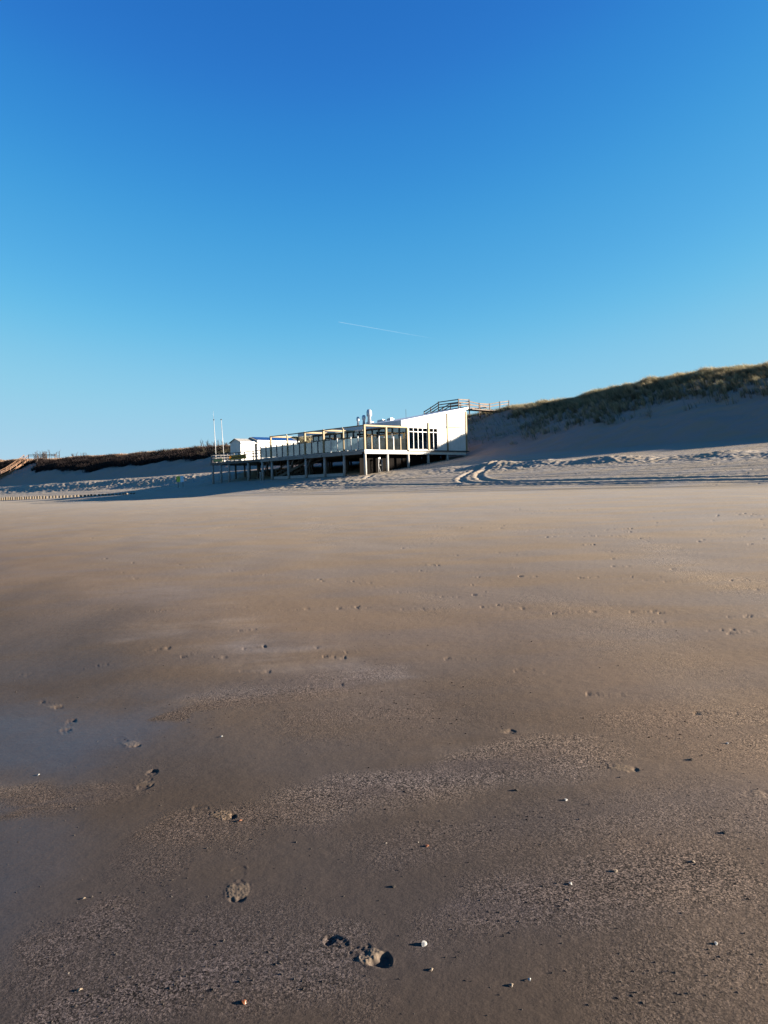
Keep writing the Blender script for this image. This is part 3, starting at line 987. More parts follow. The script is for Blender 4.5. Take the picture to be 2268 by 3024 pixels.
# ------------------------------------------------------------------ pergola
pg = yard('pergola', 'pale timber pergola frames standing over the terrace', 'pergola', 0, 0, FLOOR)
PH = 2.47
for i in range(6):
    wide = 0.09 if i not in (1, 4) else 0.06
    MB().box(-0.02, wide * 2 - 0.02, i * B - 0.02, i * B + wide * 2 - 0.02, 0.0, PH - 0.17).build('post', 'new_wood', pg)
for i, ln in ((0, 5.92), (2, 4.3), (3, 4.3), (5, 4.0)):
    MB().box(-0.03, ln, i * B - 0.03, i * B + 0.13, PH - 0.165, PH).build('beam', 'new_wood', pg)
    if i:
        MB().box(ln - 0.22, ln - 0.06, i * B - 0.01, i * B + 0.13, 0, PH - 0.17).build('post', 'walk_post', pg)
MB().box(A - 0.09, A + 0.09, -0.02, 0.14, 0, PH - 0.17).build('post', 'new_wood', pg)
MB().box(2 * A - 0.10, 2 * A + 0.09, -0.06, 0.12, 0, PH - 0.17).build('post', 'new_wood', pg)
for i in range(5):
    MB().box(0.03, 0.10, i * B + 0.16, (i + 1) * B - 0.04, PH - 0.13, PH - 0.03).build('rail', 'new_wood', pg)
MB().rod((0.05, 0.3, PH - 0.55), (0.9, 2.4, PH - 0.5), 0.05, None, 8).build('rolled_blind', 'white_pole', pg, True)

# ------------------------------------------------------------------ pavilion
pav = yard('beach_pavilion', 'white boarded beach pavilion with a long low shed roof rising to the dune', 'pavilion', 0, 0, FLOOR)
W0, W1, BL = 5.90, 15.0, 16.4
ROOF = lambda a: 2.95 + (a - 5.0) * (4.66 - 2.95) / 10.1     # underside of the roof above the deck
wm = MB()
TH = 0.14
DROP = lambda a, b: (a - 5.0) / 10.25 * 1.25 * smooth(2, 20, b)      # the roof falls a little along its length
# front wall pieces round the two window openings
wm.prism([(W0 - 0.85, 2.42), (10.45, 2.42), (10.45, ROOF(10.45)), (W0 - 0.85, ROOF(W0 - 0.85))], -0.03, TH)
wm.prism([(10.45, 0.0), (W1, 0.0), (W1, ROOF(W1)), (10.45, ROOF(10.45))], -0.03, TH)
wm.box(W0, 10.45, -0.03, TH, 0.0, 0.06)
wm.build('front_wall', 'white_boards', pav)
sb = MB()
a = 10.52
while a < W1 - 0.2:
    if not (11.72 < a + 0.06 < 12.0):
        sb.box(a, a + 0.135, -0.055 - random.uniform(0, 0.012), -0.031, 0.04, 2.48)
        sb.box(a, a + 0.135, -0.052 - random.uniform(0, 0.012), -0.031, 2.66, ROOF(a) - 0.02)
    a += 0.15
sbo = sb.build('siding', 'white_boards', pav); sbo['kind'] = 'stuff'
for (a0, a1, z1) in ((8.84, 9.06, 2.95), (11.78, 11.96, ROOF(11.9) - 0.05), (14.82, 15.03, ROOF(15) - 0.25)):
    MB().box(a0, a1, -0.13, -0.032, 0.0, z1).build('corner_post', 'new_wood', pav)
MB().box(11.97, 14.81, -0.09, -0.033, 2.50, 2.64).build('cross_rail', 'new_wood', pav)
# roof
rf = MB()
NB = 8
for k in range(NB + 1):
    b = -0.10 + (BL + 0.3) * k / NB
    for a_ in (5.0, 15.25):
        rf.v.append((a_, b, ROOF(a_) - float(DROP(a_, b))))
        rf.v.append((a_, b, ROOF(a_) - float(DROP(a_, b)) + (0.10 if a_ < 6 else 0.22)))
for k in range(NB):
    q = k * 4
    rf.f += [(q, q + 4, q + 6, q + 2), (q + 1, q + 3, q + 7, q + 5), (q, q + 1, q + 5, q + 4), (q + 2, q + 6, q + 7, q + 3)]
rf.f += [(0, 2, 3, 1), (NB * 4, NB * 4 + 1, NB * 4 + 3, NB * 4 + 2)]
rf.build('roof', 'roof_sheet', pav)
MB().prism([(4.94, 2.58), (4.998, 2.58), (4.998, ROOF(5) + 0.13), (4.94, ROOF(5) + 0.13)], -0.12, 18.0).build('eaves_board', 'roof_sheet', pav)
MB().bar((5.0, BL + 0.24, ROOF(5) + 0.08), (15.25, BL + 0.24, ROOF(15.25) + 0.18 - float(DROP(15.25, BL))), 0.07, 0.12).build('verge_trim', 'dark_edge', pav)
for k in range(NB):
    b0 = -0.10 + (BL + 0.3) * k / NB; b1 = -0.10 + (BL + 0.3) * (k + 1) / NB - 0.01
    MB().bar((15.32, b0, ROOF(15.25) + 0.17 - float(DROP(15.25, b0))), (15.32, b1, ROOF(15.25) + 0.17 - float(DROP(15.25, b1))), 0.12, 0.26).build('ridge_trim', 'dark_edge', pav)
MB().prism([(5.0, ROOF(5.0) - 0.35), (5.85, ROOF(5.85) - 0.35), (5.85, ROOF(5.85) - 0.004), (5.0, ROOF(5.0) - 0.004)], 0.16, BL).build('soffit', 'roof_sheet', pav)
MB().box(W1 - 0.15, W1, TH, BL, -0.05, ROOF(W1 - 0.15) - 1.3).build('rear_wall', 'interior', pav)
MB().box(W0, W1, BL - 0.14, BL, -0.05, 2.9).build('end_wall', 'white_boards', pav)
MB().box(W0, W1 - 0.16, TH, BL - 0.15, 0.004, 0.05).build('interior_floor', 'interior_dark', pav)
MB().box(10.6, 10.75, 3.0, BL - 0.2, 0.055, 2.8).build('partition', 'interior', pav)


def window_front(a0, a1, n):
    fr = MB()
    w = (a1 - a0) / n
    z0, z1, zt = 0.06, 2.41, 1.92
    for k in range(n + 1):
        c = a0 + k * w
        fr.box(c - 0.026, c + 0.026, -0.02, 0.08, z0, z1)
    fr.box(a0 - 0.03, a1 + 0.03, -0.025, 0.085, z0 - 0.0, z0 + 0.07)
    fr.box(a0 - 0.03, a1 + 0.03, -0.026, 0.086, zt, zt + 0.06)
    fr.box(a0 - 0.03, a1 + 0.03, -0.025, 0.085, z1 - 0.06, z1)
    f = fr.build('window', 'white_frame', pav)
    MB().box(a0 - 0.05, a1 + 0.05, -0.10, -0.033, 0.0, 0.05).build('sill', 'white_frame', f)
    for k in range(n):
        c = a0 + k * w
        MB().box(c + 0.027, c + w - 0.027, 0.03, 0.04, z0 + 0.07, zt).build('pane', 'window_glass', f)
        MB().box(c + 0.027, c + w - 0.027, 0.03, 0.04, zt + 0.06, z1 - 0.06).build('pane', 'window_glass', f)


window_front(6.08, 8.78, 4)
window_front(9.12, 10.36, 2)
MB().box(W0 - 0.03, 6.04, -0.025, TH, 0.06, 2.42).build('corner_board', 'white_boards', pav)


def window_side(b0, b1):
    f = MB().box(W0 - 0.05, W0 + 0.06, b0, b0 + 0.09, 0.05, 2.6).box(W0 - 0.05, W0 + 0.06, b1 - 0.09, b1, 0.05, 2.6)
    f.box(W0 - 0.045, W0 + 0.055, b0 + 0.09, b1 - 0.09, 0.05, 0.20).box(W0 - 0.045, W0 + 0.055, b0 + 0.09, b1 - 0.09, 1.86, 1.97)
    f.box(W0 - 0.045, W0 + 0.055, b0 + 0.09, b1 - 0.09, 2.45, 2.6)
    f = f.build('window', 'black_frame', pav)
    MB().box(W0, W0 + 0.012, b0 + 0.09, b1 - 0.09, 0.20, 1.86).build('pane', 'window_glass', f)
    MB().box(W0, W0 + 0.012, b0 + 0.09, b1 - 0.09, 1.97, 2.45).build('pane', 'window_glass', f)


nw = 15
for k in range(nw):
    window_side(TH + 0.02 + k * (BL - 0.3) / nw, TH + 0.02 + (k + 1) * (BL - 0.3) / nw - 0.01)


def vent(a, b, h, r):
    z0 = ROOF(a) - float(DROP(a, b)) + 0.08
    MB().lathe((a, b, z0), [(0, r * 1.0), (h * 0.5, r * 0.8), (h * 0.55, r * 1.25), (h * 0.62, r * 1.3), (h * 0.85, r * 1.3), (h, r * 0.8)], 14).build('roof_vent', 'galvanised', pav, True)


vent(6.6, 8.7, 1.0, 0.14)
vent(7.3, 8.5, 1.1, 0.17)
vent(7.6, 7.9, 1.65, 0.235)
MB().rod((12.0, 6.5, ROOF(12.0) - 0.2), (12.0, 6.5, ROOF(12.0) + 1.0), 0.02).build('mast', 'black_frame', pav)
for a, b, w in ((10.2, 8.6, 0.9), (10.6, 7.6, 0.7), (9.6, 10.0, 0.8)):
    zr = ROOF(a) - float(DROP(a, b))
    MB().box(a, a + 0.5, b, b + w, zr + 0.12, zr + 0.40).box(a + 0.1, a + 0.4, b + 0.1, b + w - 0.1, zr + 0.40, zr + 0.46).build('roof_unit', 'galvanised', pav)

MB().box(5.0, 6.6, BL + 0.34, 18.0, 2.86, 2.98).build('canopy', 'roof_sheet', pav)

# furniture seen through the glass and over the deck


def dining_table(a, b, label):
    o = yard('dining_table', label, 'table', a, b, FLOOR + 0.05, 'tables inside the pavilion')
    MB().box(-0.45, 0.45, -0.45, 0.45, 0.72, 0.76).build('table_top', 'table_top', o)
    MB().lathe((0, 0, 0), [(0, 0.28), (0.03, 0.25), (0.06, 0.05), (0.72, 0.05)], 10).build('pedestal', 'white_frame', o, True)


dining_table(6.7, 1.1, 'square table just behind the glass beside the corner window')
dining_table(8.0, 1.2, 'square table behind the middle of the four tall windows')
dining_table(9.8, 0.9, 'square table behind the pair of narrow windows')


def potted_plant(a, b):
    o = yard('potted_plant', 'leafy potted plant on the pavilion floor behind the tall windows', 'plant', a, b, FLOOR + 0.05)
    MB().lathe((0, 0, 0), [(0, 0.14), (0.35, 0.19), (0.36, 0.16)], 12).build('pot', 'white_frame', o, True)
    m = MB()
    for k in range(26):
        g = random.uniform(0, 6.28); e = random.uniform(0.1, 0.45); h = random.uniform(0.6, 1.35)
        p = Vector((0, 0, 0.34)); q = Vector((math.cos(g) * e, math.sin(g) * e, h)); w = Vector((-math.sin(g), math.cos(g), 0)) * 0.05
        mid = (p + q) / 2 + Vector((0, 0, 0.12))
        m.add([p, mid - w, q, mid + w], [(0, 1, 2, 3)])
    m.build('leaves', 'leafy', o)


potted_plant(8.55, 0.75)


def picnic_table(a, b, rot, label):
    o = yard('picnic_table', label, 'picnic table', a, b, FLOOR, 'picnic tables on the terrace')
    o.rotation_euler[2] += rot
    for k in range(4):
        MB().box(-0.9, 0.9, -0.36 + k * 0.18, -0.2 + k * 0.18, 0.72, 0.76).build('top_plank', 'white_wood', o)
    for y0 in (-0.82, 0.56):
        MB().box(-0.9, 0.9, y0, y0 + 0.26, 0.42, 0.46).build('bench', 'white_wood', o)
    for x in (-0.65, 0.65):
        for sg in (-1, 1):
            MB().bar((x, sg * 0.62, 0.0), (x, sg * 0.22, 0.72), 0.07, 0.09).build('leg', 'white_wood', o)
        MB().bar((x + 0.05, -0.75, 0.40), (x + 0.05, 0.75, 0.40), 0.05, 0.09).build('crossbar', 'white_wood', o)
        MB().bar((x + 0.05, -0.34, 0.69), (x + 0.05, 0.34, 0.69), 0.05, 0.06).build('crossbar', 'white_wood', o)


picnic_table(1.55, 1.35, 0, 'picnic table behind the clear glass at the near corner of the terrace')
picnic_table(1.3, 4.2, R(90), 'picnic table behind the frosted glass next to the corner pergola post')


def parasol(a, b, h, label):
    o = yard('closed_parasol', label, 'parasol', a, b, FLOOR, 'closed parasols on the terrace')
    MB().rod((0, 0, 0), (0, 0, h), 0.03).build('pole', 'white_pole', o, True)
    m = MB(); n = 16; vs = []; fs = []
    prof = [(0.08, 0.34), (0.5, 0.24), (0.95, 0.13), (1.25, 0.05)]
    for h_, r in prof:
        for k in range(n):
            c = 2 * math.pi * k / n; rr = r * (1.0 if k % 2 else 0.68)
            vs.append((rr * math.cos(c), rr * math.sin(c), h_))
    for i in range(len(prof) - 1):
        for k in range(n):
            j = (k + 1) % n
            fs.append((i * n + k, i * n + j, (i + 1) * n + j, (i + 1) * n + k))
    m.add(vs, fs).build('folded_cloth', 'cloth', o)


parasol(4.4, 0.75, 1.75, 'taller closed parasol with its pale cloth hanging in folds, behind the second glazed bay')
parasol(3.6, 1.1, 1.45, 'shorter closed parasol beside the middle pergola post')

# ------------------------------------------------------------------ lookout platform with railing, flagpoles, banners, cabins
PZL = 5.40
plat = yard('lookout_platform', 'timber platform on tall piles with a dark three rail fence, left of the terrace', 'platform', 0, 18.7, PZL)
parent_ab[plat.name] = (0, 18.7)
MB().box(0.0, 4.6, 0.0, 11.6, -0.20, 0.0).build('deck_floor', 'grey_wood', plat)
MB().box(4.61, 14.3, 0.0, 15.5, -0.20, -0.01).build('deck_floor', 'grey_wood', plat)
MB().box(-0.05, -0.003, 0.0, 11.62, -0.30, -0.02).build('fascia_board', 'rail_wood', plat)
MB().box(0.0, 4.6, 11.605, 11.65, -0.30, -0.02).build('fascia_board', 'rail_wood', plat)
for b in (-0.2, 2.9, 7.4, 9.3, 11.3):
    pile(plat, PZL, 0.12, b, 0.15, top=-0.205)
for a, b in ((3.4, 11.2), (1.9, 5.4), (4.4, 10.6), (2.4, 4.4), (5.4, 8.6), (5.0, 6.2), (4.4, 2.2), (6.5, 1.0), (7.5, 12.0), (10.5, 13.5), (10.5, 9.5), (12.5, 4.5), (9.0, 4.0)):
    pile(plat, PZL, a, b, 0.12, 'old_pile', top=-0.205)
posts = [0.1, 1.7, 3.6, 4.9, 6.0, 7.6, 9.3, 10.5, 11.5]
for b in posts:
    MB().box(0.05, 0.15, b - 0.05, b + 0.05, 0.0, 1.06).build('rail_post', 'rail_wood', plat)
for z in (0.35, 0.68, 1.0):
    MB().box(0.0, 0.045, 0.0, 11.6, z - 0.05, z + 0.05).build('rail', 'rail_wood', plat)
    MB().box(0.16, 4.5, 11.52, 11.57, z - 0.05, z + 0.05).build('rail', 'rail_wood', plat)
for a in (1.5, 3.0, 4.45):
    MB().box(a - 0.05, a + 0.05, 11.42, 11.515, 0.0, 1.06).build('rail_post', 'rail_wood', plat)
MB().bar((0.4, -1.0, -0.3), (0.4, -0.1, -1.6), 0.09, 0.09).build('brace', 'old_pile', plat)


def flagpole(a, b, h, lean, whip, label):
    o = yard('flagpole', label, 'flagpole', a, b, PZL, 'bare flagpoles on the platform')
    top = Vector((0, h * math.tan(lean), h))
    MB().rod((0, 0, 0), top, 0.052, 0.034, 10).build('pole', 'white_pole', o, True)
    MB().lathe(tuple(top), [(0, 0.055), (0.03, 0.09), (0.10, 0.09), (0.13, 0.03)], 8).build('cap', 'dark_edge', o, True)
    MB().lathe((0, 0, 0), [(0, 0.13), (0.25, 0.13), (0.28, 0.08)], 10).build('foot', 'white_pole', o, True)
    if whip:
        MB().rod(top + Vector((0, 0, 0.12)), top + Vector((0, 0.05, 0.12 + whip)), 0.018, 0.008, 6).build('whip_aerial', 'white_pole', o, True)


flagpole(0.5, 29.75, 5.45, R(2.6), 1.15, 'white flagpole with a thin whip aerial on top at the end of the platform')
flagpole(0.6, 27.95, 5.35, R(4.2), 0, 'white flagpole with a plain dark cap, without an aerial')


def mesh_text(body, size, parent, mat, loc, width):
    cu = bpy.data.curves.new('lettering', 'FONT')
    cu.body = body; cu.size = size; cu.extrude = 0.004; cu.align_x = 'CENTER'; cu.align_y = 'CENTER'; cu.offset = 0.012
    tmp = bpy.data.objects.new('tmp', cu); COL.objects.link(tmp)
    bpy.context.view_layer.update()
    me = bpy.data.meshes.new_from_object(tmp.evaluated_get(bpy.context.evaluated_depsgraph_get()))
    bpy.data.objects.remove(tmp)
    me.materials.clear(); me.materials.append(MATS[mat])
    xs = [v.co.x for v in me.vertices]; k = width / (max(xs) - min(xs))
    for v in me.vertices:
        x, y, z = v.co
        v.co = (-z, -x * k, y)          # reads left to right from the beach
    o = bpy.data.objects.new('lettering', me); COL.objects.link(o)
    o.parent = parent; o.location = loc
    return o


bn = yard('banner', 'yellow vinyl banner with black capital letters hung on the platform rail', 'banner', -0.07, 18.7 + 4.95, PZL + 0.17)
MB().box(-0.006, 0.006, -1.95, 1.95, 0.0, 0.50).build('cloth', 'banner_vinyl', bn)
mesh_text('STRANDWACHT', 0.40, bn, 'lettering', (-0.012, -0.05, 0.25), 3.3)
gn = yard('notice_board', 'long olive green notice board on the rail left of the yellow banner', 'sign', -0.07, 18.7 + 9.65, PZL + 0.05)
MB().box(-0.02, 0.02, -1.1, 1.1, 0.0, 0.42).build('board', 'sign_green', gn)
MB().box(-0.03, -0.021, -0.85, 0.85, 0.17, 0.21).build('print_line', 'sign_lime', gn)


def cabin(a0, a1, b0, b1, zf, ze, za, label, solar):
    o = yard('cabin', label, 'cabin', a0, b0, zf, 'white cabins behind the platform')
    L_, Wd = a1 - a0, b1 - b0; he, ha = ze - zf, za - zf
    MB().box(0.06, L_, 0, 0.06, 0, he).build('side_wall', 'white_boards', o)
    MB().box(0.06, L_, Wd - 0.06, Wd, 0, he).build('side_wall', 'white_boards', o)
    for x in (0.0, L_ - 0.06):
        g = MB()
        poly = [(0, 0), (Wd, 0), (Wd, he), (Wd / 2, ha), (0, he)]
        vs = [(x, y, z) for y, z in poly] + [(x + 0.058, y, z) for y, z in poly]
        fs = [tuple(range(5)), tuple(range(9, 4, -1))] + [(i, i + 5, (i + 1) % 5 + 5, (i + 1) % 5) for i in range(5)]
        g.add(vs, fs).build('gable_wall', 'white_boards', o)
    d = MB().box(-0.03, -0.002, 0.35, Wd / 2 - 0.01, 0.02, 2.1).build('door', 'white_boards', o)
    MB().box(-0.05, -0.031, Wd / 2 - 0.16, Wd / 2 - 0.10, 1.0, 1.12).build('handle', 'dark_edge', d)
    MB().box(-0.03, -0.002, Wd / 2 + 0.01, Wd - 0.35, 0.02, 2.1).build('door', 'white_boards', o)
    for sg in (0, 1):
        y0, y1 = (-0.18, Wd / 2) if sg == 0 else (Wd + 0.18, Wd / 2)
        k = (ha - he) / (Wd / 2)
        ze_ = he - 0.18 * k
        vs = [(-0.15, y0, ze_ + 0.005), (L_ + 0.1, y0, ze_ + 0.005), (L_ + 0.1, y1, ha + 0.005), (-0.15, y1, ha + 0.005)]
        vs += [(x, y, z + 0.07) for x, y, z in vs]
        MB().add(vs, [(0, 1, 2, 3), (7, 6, 5, 4), (0, 4, 5, 1), (1, 5, 6, 2), (2, 6, 7, 3), (3, 7, 4, 0)]).build('roof', 'roof_felt', o)
    MB().box(-0.12, L_ + 0.08, -0.22, -0.182, he - 0.2, he + 0.06).build('gutter', 'white_frame', o)
    if solar:
        n = 6
        for i in range(n):
            x0 = 0.05 + i * (L_ - 0.2) / n; x1 = x0 + (L_ - 0.2) / n - 0.05
            k = (ha - he) / (Wd / 2)
            f = lambda y: he + k * y + 0.13
            vs = [(x0, -0.05, f(-0.05)), (x1, -0.05, f(-0.05)), (x1, Wd / 2 - 0.05, f(Wd / 2 - 0.05)), (x0, Wd / 2 - 0.05, f(Wd / 2 - 0.05))]
            vs = [(x, y, z - 0.03) for x, y, z in vs] + vs
            MB().add(vs, [(0, 3, 2, 1), (4, 5, 6, 7), (0, 1, 5, 4), (1, 2, 6, 5), (2, 3, 7, 6), (3, 0, 4, 7)]).build('solar_panel', 'solar_cells', o)


cabin(4.75, 7.0, 30.7, 33.3, PZL, 8.22, 8.68, 'white cabin with a gable and double doors facing the sea and a plain grey roof', False)
cabin(7.2, 13.9, 30.45, 33.5, PZL, 8.42, 8.90, 'longer white cabin with blue solar panels on its roof', True)

# ------------------------------------------------------------------ boardwalk on the dune crest behind the pavilion
bw = thing('crest_boardwalk', 'weathered timber stair and railed platform on the dune crest behind the pavilion roof', 'boardwalk', (*xy(78, 72), 12.05), AXD)


def Bw(s, t, z): return (s - 78, t - 72, z - 12.05)


def fence_run(pts, parent, posts_m, rails_m, h=1.15, nr=3, w=0.10):
    """posts at pts (walking-surface points) and rails from post to post"""
    for p in pts:
        MB().box(p[0] - w / 2, p[0] + w / 2, p[1] - w / 2, p[1] + w / 2, p[2] - 0.9, p[2] + h).build('post', posts_m, parent)
    for p, q in zip(pts[:-1], pts[1:]):
        for k in range(nr):
            z = h - 0.10 - k * 0.36
            MB().bar((p[0], p[1], p[2] + z), (q[0], q[1], q[2] + z), 0.05, 0.13).build('rail', rails_m, parent)


MB().box(-1.2, 1.2, -2.3, 1.6, -0.22, -0.05).build('platform_floor', 'walk_wood', bw)
MB().box(-1.3, -1.205, -2.3, 1.6, -0.34, -0.06).build('platform_fascia', 'walk_wood', bw)
fence_run([Bw(76.8, 73.5, 12.05), Bw(76.8, 69.8, 12.05), Bw(78.6, 69.5, 12.05)], bw, 'walk_post', 'walk_wood', 1.2)
fence_run([Bw(79.2, 73.5, 12.05), Bw(79.2, 71.6, 12.05), Bw(79.2, 70.0, 12.05)], bw, 'walk_post', 'walk_wood', 1.05)
fence_run([Bw(76.8, 73.5, 12.05), Bw(76.8, 75.0, 11.5), Bw(76.8, 76.3, 11.05)], bw, 'walk_post', 'walk_wood', 1.15)
fence_run([Bw(79.2, 73.5, 12.05), Bw(79.2, 75.0, 11.55), Bw(79.2, 76.5, 11.05)], bw, 'walk_post', 'walk_wood', 1.15)
for k in range(6):
    u = k / 12
    MB().box(-1.1, 1.1, 1.5 + 6.2 * u, 1.5 + 6.2 * u + 0.40, -0.25 - 2.1 * u, -0.20 - 2.1 * u).build('step', 'walk_wood', bw)
MB().bar((-1.15, 1.55, -0.25), (-1.15, 4.4, -1.24), 0.07, 0.30).build('stringer', 'walk_wood', bw)
fence_run([Bw(78.6, 69.5, 12.0), Bw(80.2, 69.1, 11.75), Bw(82.0, 68.8, 11.75), Bw(83.6, 68.3, 12.05), Bw(85.2, 68.0, 12.25)], bw, 'walk_post', 'walk_wood', 1.05, 2)
fence_run([Bw(80.2, 70.9, 11.75), Bw(82.0, 70.5, 11.75), Bw(83.6, 70.1, 12.0)], bw, 'walk_post', 'walk_wood', 1.0, 2)
MB().bar((0.7, -2.3, -0.16), (6.0, -3.0, -0.28), 1.5, 0.12).build('walkway_floor', 'walk_wood', bw)

# ------------------------------------------------------------------ dune stair far along the beach
LS, lz = [], []
for px, py, s_ in ((-14, 1415, 65.0), (4, 1406, 66.5), (31, 1393, 69.0), (49, 1381, 71.0), (67, 1368, 73.5), (84, 1355, 76.0)):
    d = CAMROT @ Vector(((px - 1134) / FOC, -(py - 1512) / FOC, -1))
    k = s_ / (d.x * D2[0] + d.y * D2[1])
    LS.append((s_, k * (d.x * D1[0] + d.y * D1[1]))); lz.append(EYE + k * d.z)
sx, sy = xy(*LS[0])
ls = thing('dune_stair', 'long brown timber stair with handrails climbing the far dune', 'stairs', (sx, sy, lz[0]), AXD)


def stair_side(off):
    pts = []
    for (s_, t_), z in zip(LS, lz):
        pts.append((s_ - LS[0][0] + off[0], t_ - LS[0][1] + off[1], z - lz[0]))
    return pts


near_side = stair_side((0.0, 0.0)); far_side = stair_side((-0.9, 1.1))
top = near_side[-1]
for side in (near_side, far_side):
    fence_run(side, ls, 'stair_wood', 'stair_wood', 1.3, 2, 0.16)
    for p, q in zip(side[:-1], side[1:]):
        MB().bar((p[0], p[1], p[2] - 0.15), (q[0], q[1], q[2] - 0.15), 0.10, 0.55).build('stringer', 'stair_wood', ls)
for k in range(24):
    u = (k + 0.5) / 24 * (len(LS) - 1); i = int(u); f = u - i
    p = [(near_side[i][j] + far_side[i][j]) / 2 * (1 - f) + (near_side[i + 1][j] + far_side[i + 1][j]) / 2 * f for j in range(3)]
    MB().bar((p[0] - 0.6, p[1] + 0.64, p[2] + 0.05), (p[0] + 0.6, p[1] - 0.64, p[2] + 0.05), 0.4, 0.06).build('step', 'stair_wood', ls)
end = [near_side[-1]]
for k in range(1, 4):
    end.append((top[0] + 1.5 * k, top[1] - 3.4 * k, top[2] - 0.12 * k))
fence_run(end, ls, 'walk_post', 'stair_wood', 1.3, 2, 0.16)

bare_shrub(80.0, 238.1, 3.2, 3.0, 26, 'dense clump of tall bare brown stems on the crest beside the far dune stair')
bare_shrub(80.0, 246.6, 1.8, 2.4, 9, 'thin clump of bare stems at the top end of the far dune stair')
bare_shrub(80.5, 141.2, 2.2, 1.7, 12, 'wispy bare shrub on the crest just left of the flagpoles')
bare_shrub(80.5, 134.6, 1.6, 1.5, 8, 'wispy bare shrub on the crest between the two flagpoles')
bare_shrub(80.5, 215.6, 2.5, 1.5, 8, 'low sparse shrub on the far crest right of the dense clump')

# ------------------------------------------------------------------ information sign on the sand
sx, sy = pixel_ground(533, 1431)
sz_ = float(ground(np.array([sx]), np.array([sy]), False)[0])
sg = thing('information_sign', 'small green and pale blue information board on two posts in the sand', 'sign', (sx, sy, sz_), R(8))
for x in (-0.30, 0.33):
    MB().box(x - 0.03, x + 0.03, -0.03, 0.03, -0.3, 1.48).build('post', 'rail_wood', sg)
MB().box(-0.48, 0.0, -0.055, -0.032, 0.72, 1.48).build('green_panel', 'sign_lime', sg)
bp = MB().box(0.002, 0.45, -0.056, -0.033, 0.70, 1.52).build('blue_panel', 'sign_blue', sg)
MB().box(0.06, 0.40, -0.062, -0.057, 1.02, 1.10).box(0.06, 0.34, -0.062, -0.057, 0.90, 0.95).build('print_line', 'sign_white', bp)
MB().box(-0.52, -0.481, -0.05, -0.03, 0.80, 1.42).build('edge_strip', 'dark_edge', sg)
mz = zg(0.0, 18.15)
mk = yard('marker_post', 'short grey marker post in the sand by the foot of the terrace', 'post', -0.55, 18.0, mz)
MB().box(-0.05, 0.05, -0.05, 0.05, -0.2, 0.85).build('shaft', 'pile_wood', mk)
MB().box(-0.06, 0.06, -0.06, 0.06, 0.855, 0.95).build('cap', 'white_frame', mk)

# ------------------------------------------------------------------ groyne piles across the upper beach
gp = [(36.4, 150), (37.8, 136.4), (39.3, 121.2), (40.9, 113.1), (42.3, 105.3), (43.3, 97.0)]
gp_s = np.interp(np.linspace(150, 97, 60), [p[1] for p in gp[::-1]], [p[0] for p in gp[::-1]])
for k, (s_, t_) in enumerate(zip(gp_s, np.linspace(150, 97, 60))):
    h = np.interp(t_, [97, 105, 115, 136, 150], [0.14, 0.22, 0.36, 0.52, 0.55]) * random.uniform(0.85, 1.1)
    x, y = xy(s_ + random.uniform(-0.05, 0.05), t_ + random.uniform(-0.08, 0.08))
    z = float(ground(np.array([x]), np.array([y]), False)[0])
    r = random.uniform(0.15, 0.2)
    o = MB().lathe((0, 0, 0), [(-0.3, r), (h * 0.6, r * 0.98), (h, r * 0.85), (h + 0.02, r * 0.4)], 9, (random.uniform(-0.06, 0.06), random.uniform(-0.06, 0.06), 1)).build('groyne_pile', 'groyne_wood', None, True)
    o.location = (x, y, z)
    tag(o, 'short weathered pile in the long groyne row across the sand', 'pile', 'groyne piles')

# ------------------------------------------------------------------ shells
SHELL_LABELS = []


def shell_mesh(mat, r):
    n = 14; rings = 6
    vs = []; fs = []
    for i in range(rings + 1):
        u = i / rings
        for k in range(n + 1):
            c = math.pi * (k / n) * 1.1 - 0.16
            rad = r * (u ** 0.8) * (1 + 0.04 * math.cos(k * math.pi)) * (1 - 0.12 * abs(math.cos(c)))
            vs.append((rad * math.cos(c), rad * math.sin(c) - r * 0.45, r * 0.55 * math.sin(math.pi * (1 - u) * 0.5 + 0.25) * (0.6 + 0.4 * math.sin(c)) * (1 - u ** 3) + 0.002))
    for i in range(rings):
        for k in range(n):
            a_ = i * (n + 1) + k
            fs.append((a_, a_ + 1, a_ + n + 2, a_ + n + 1))
    m = MB().add(vs, fs)
    return m


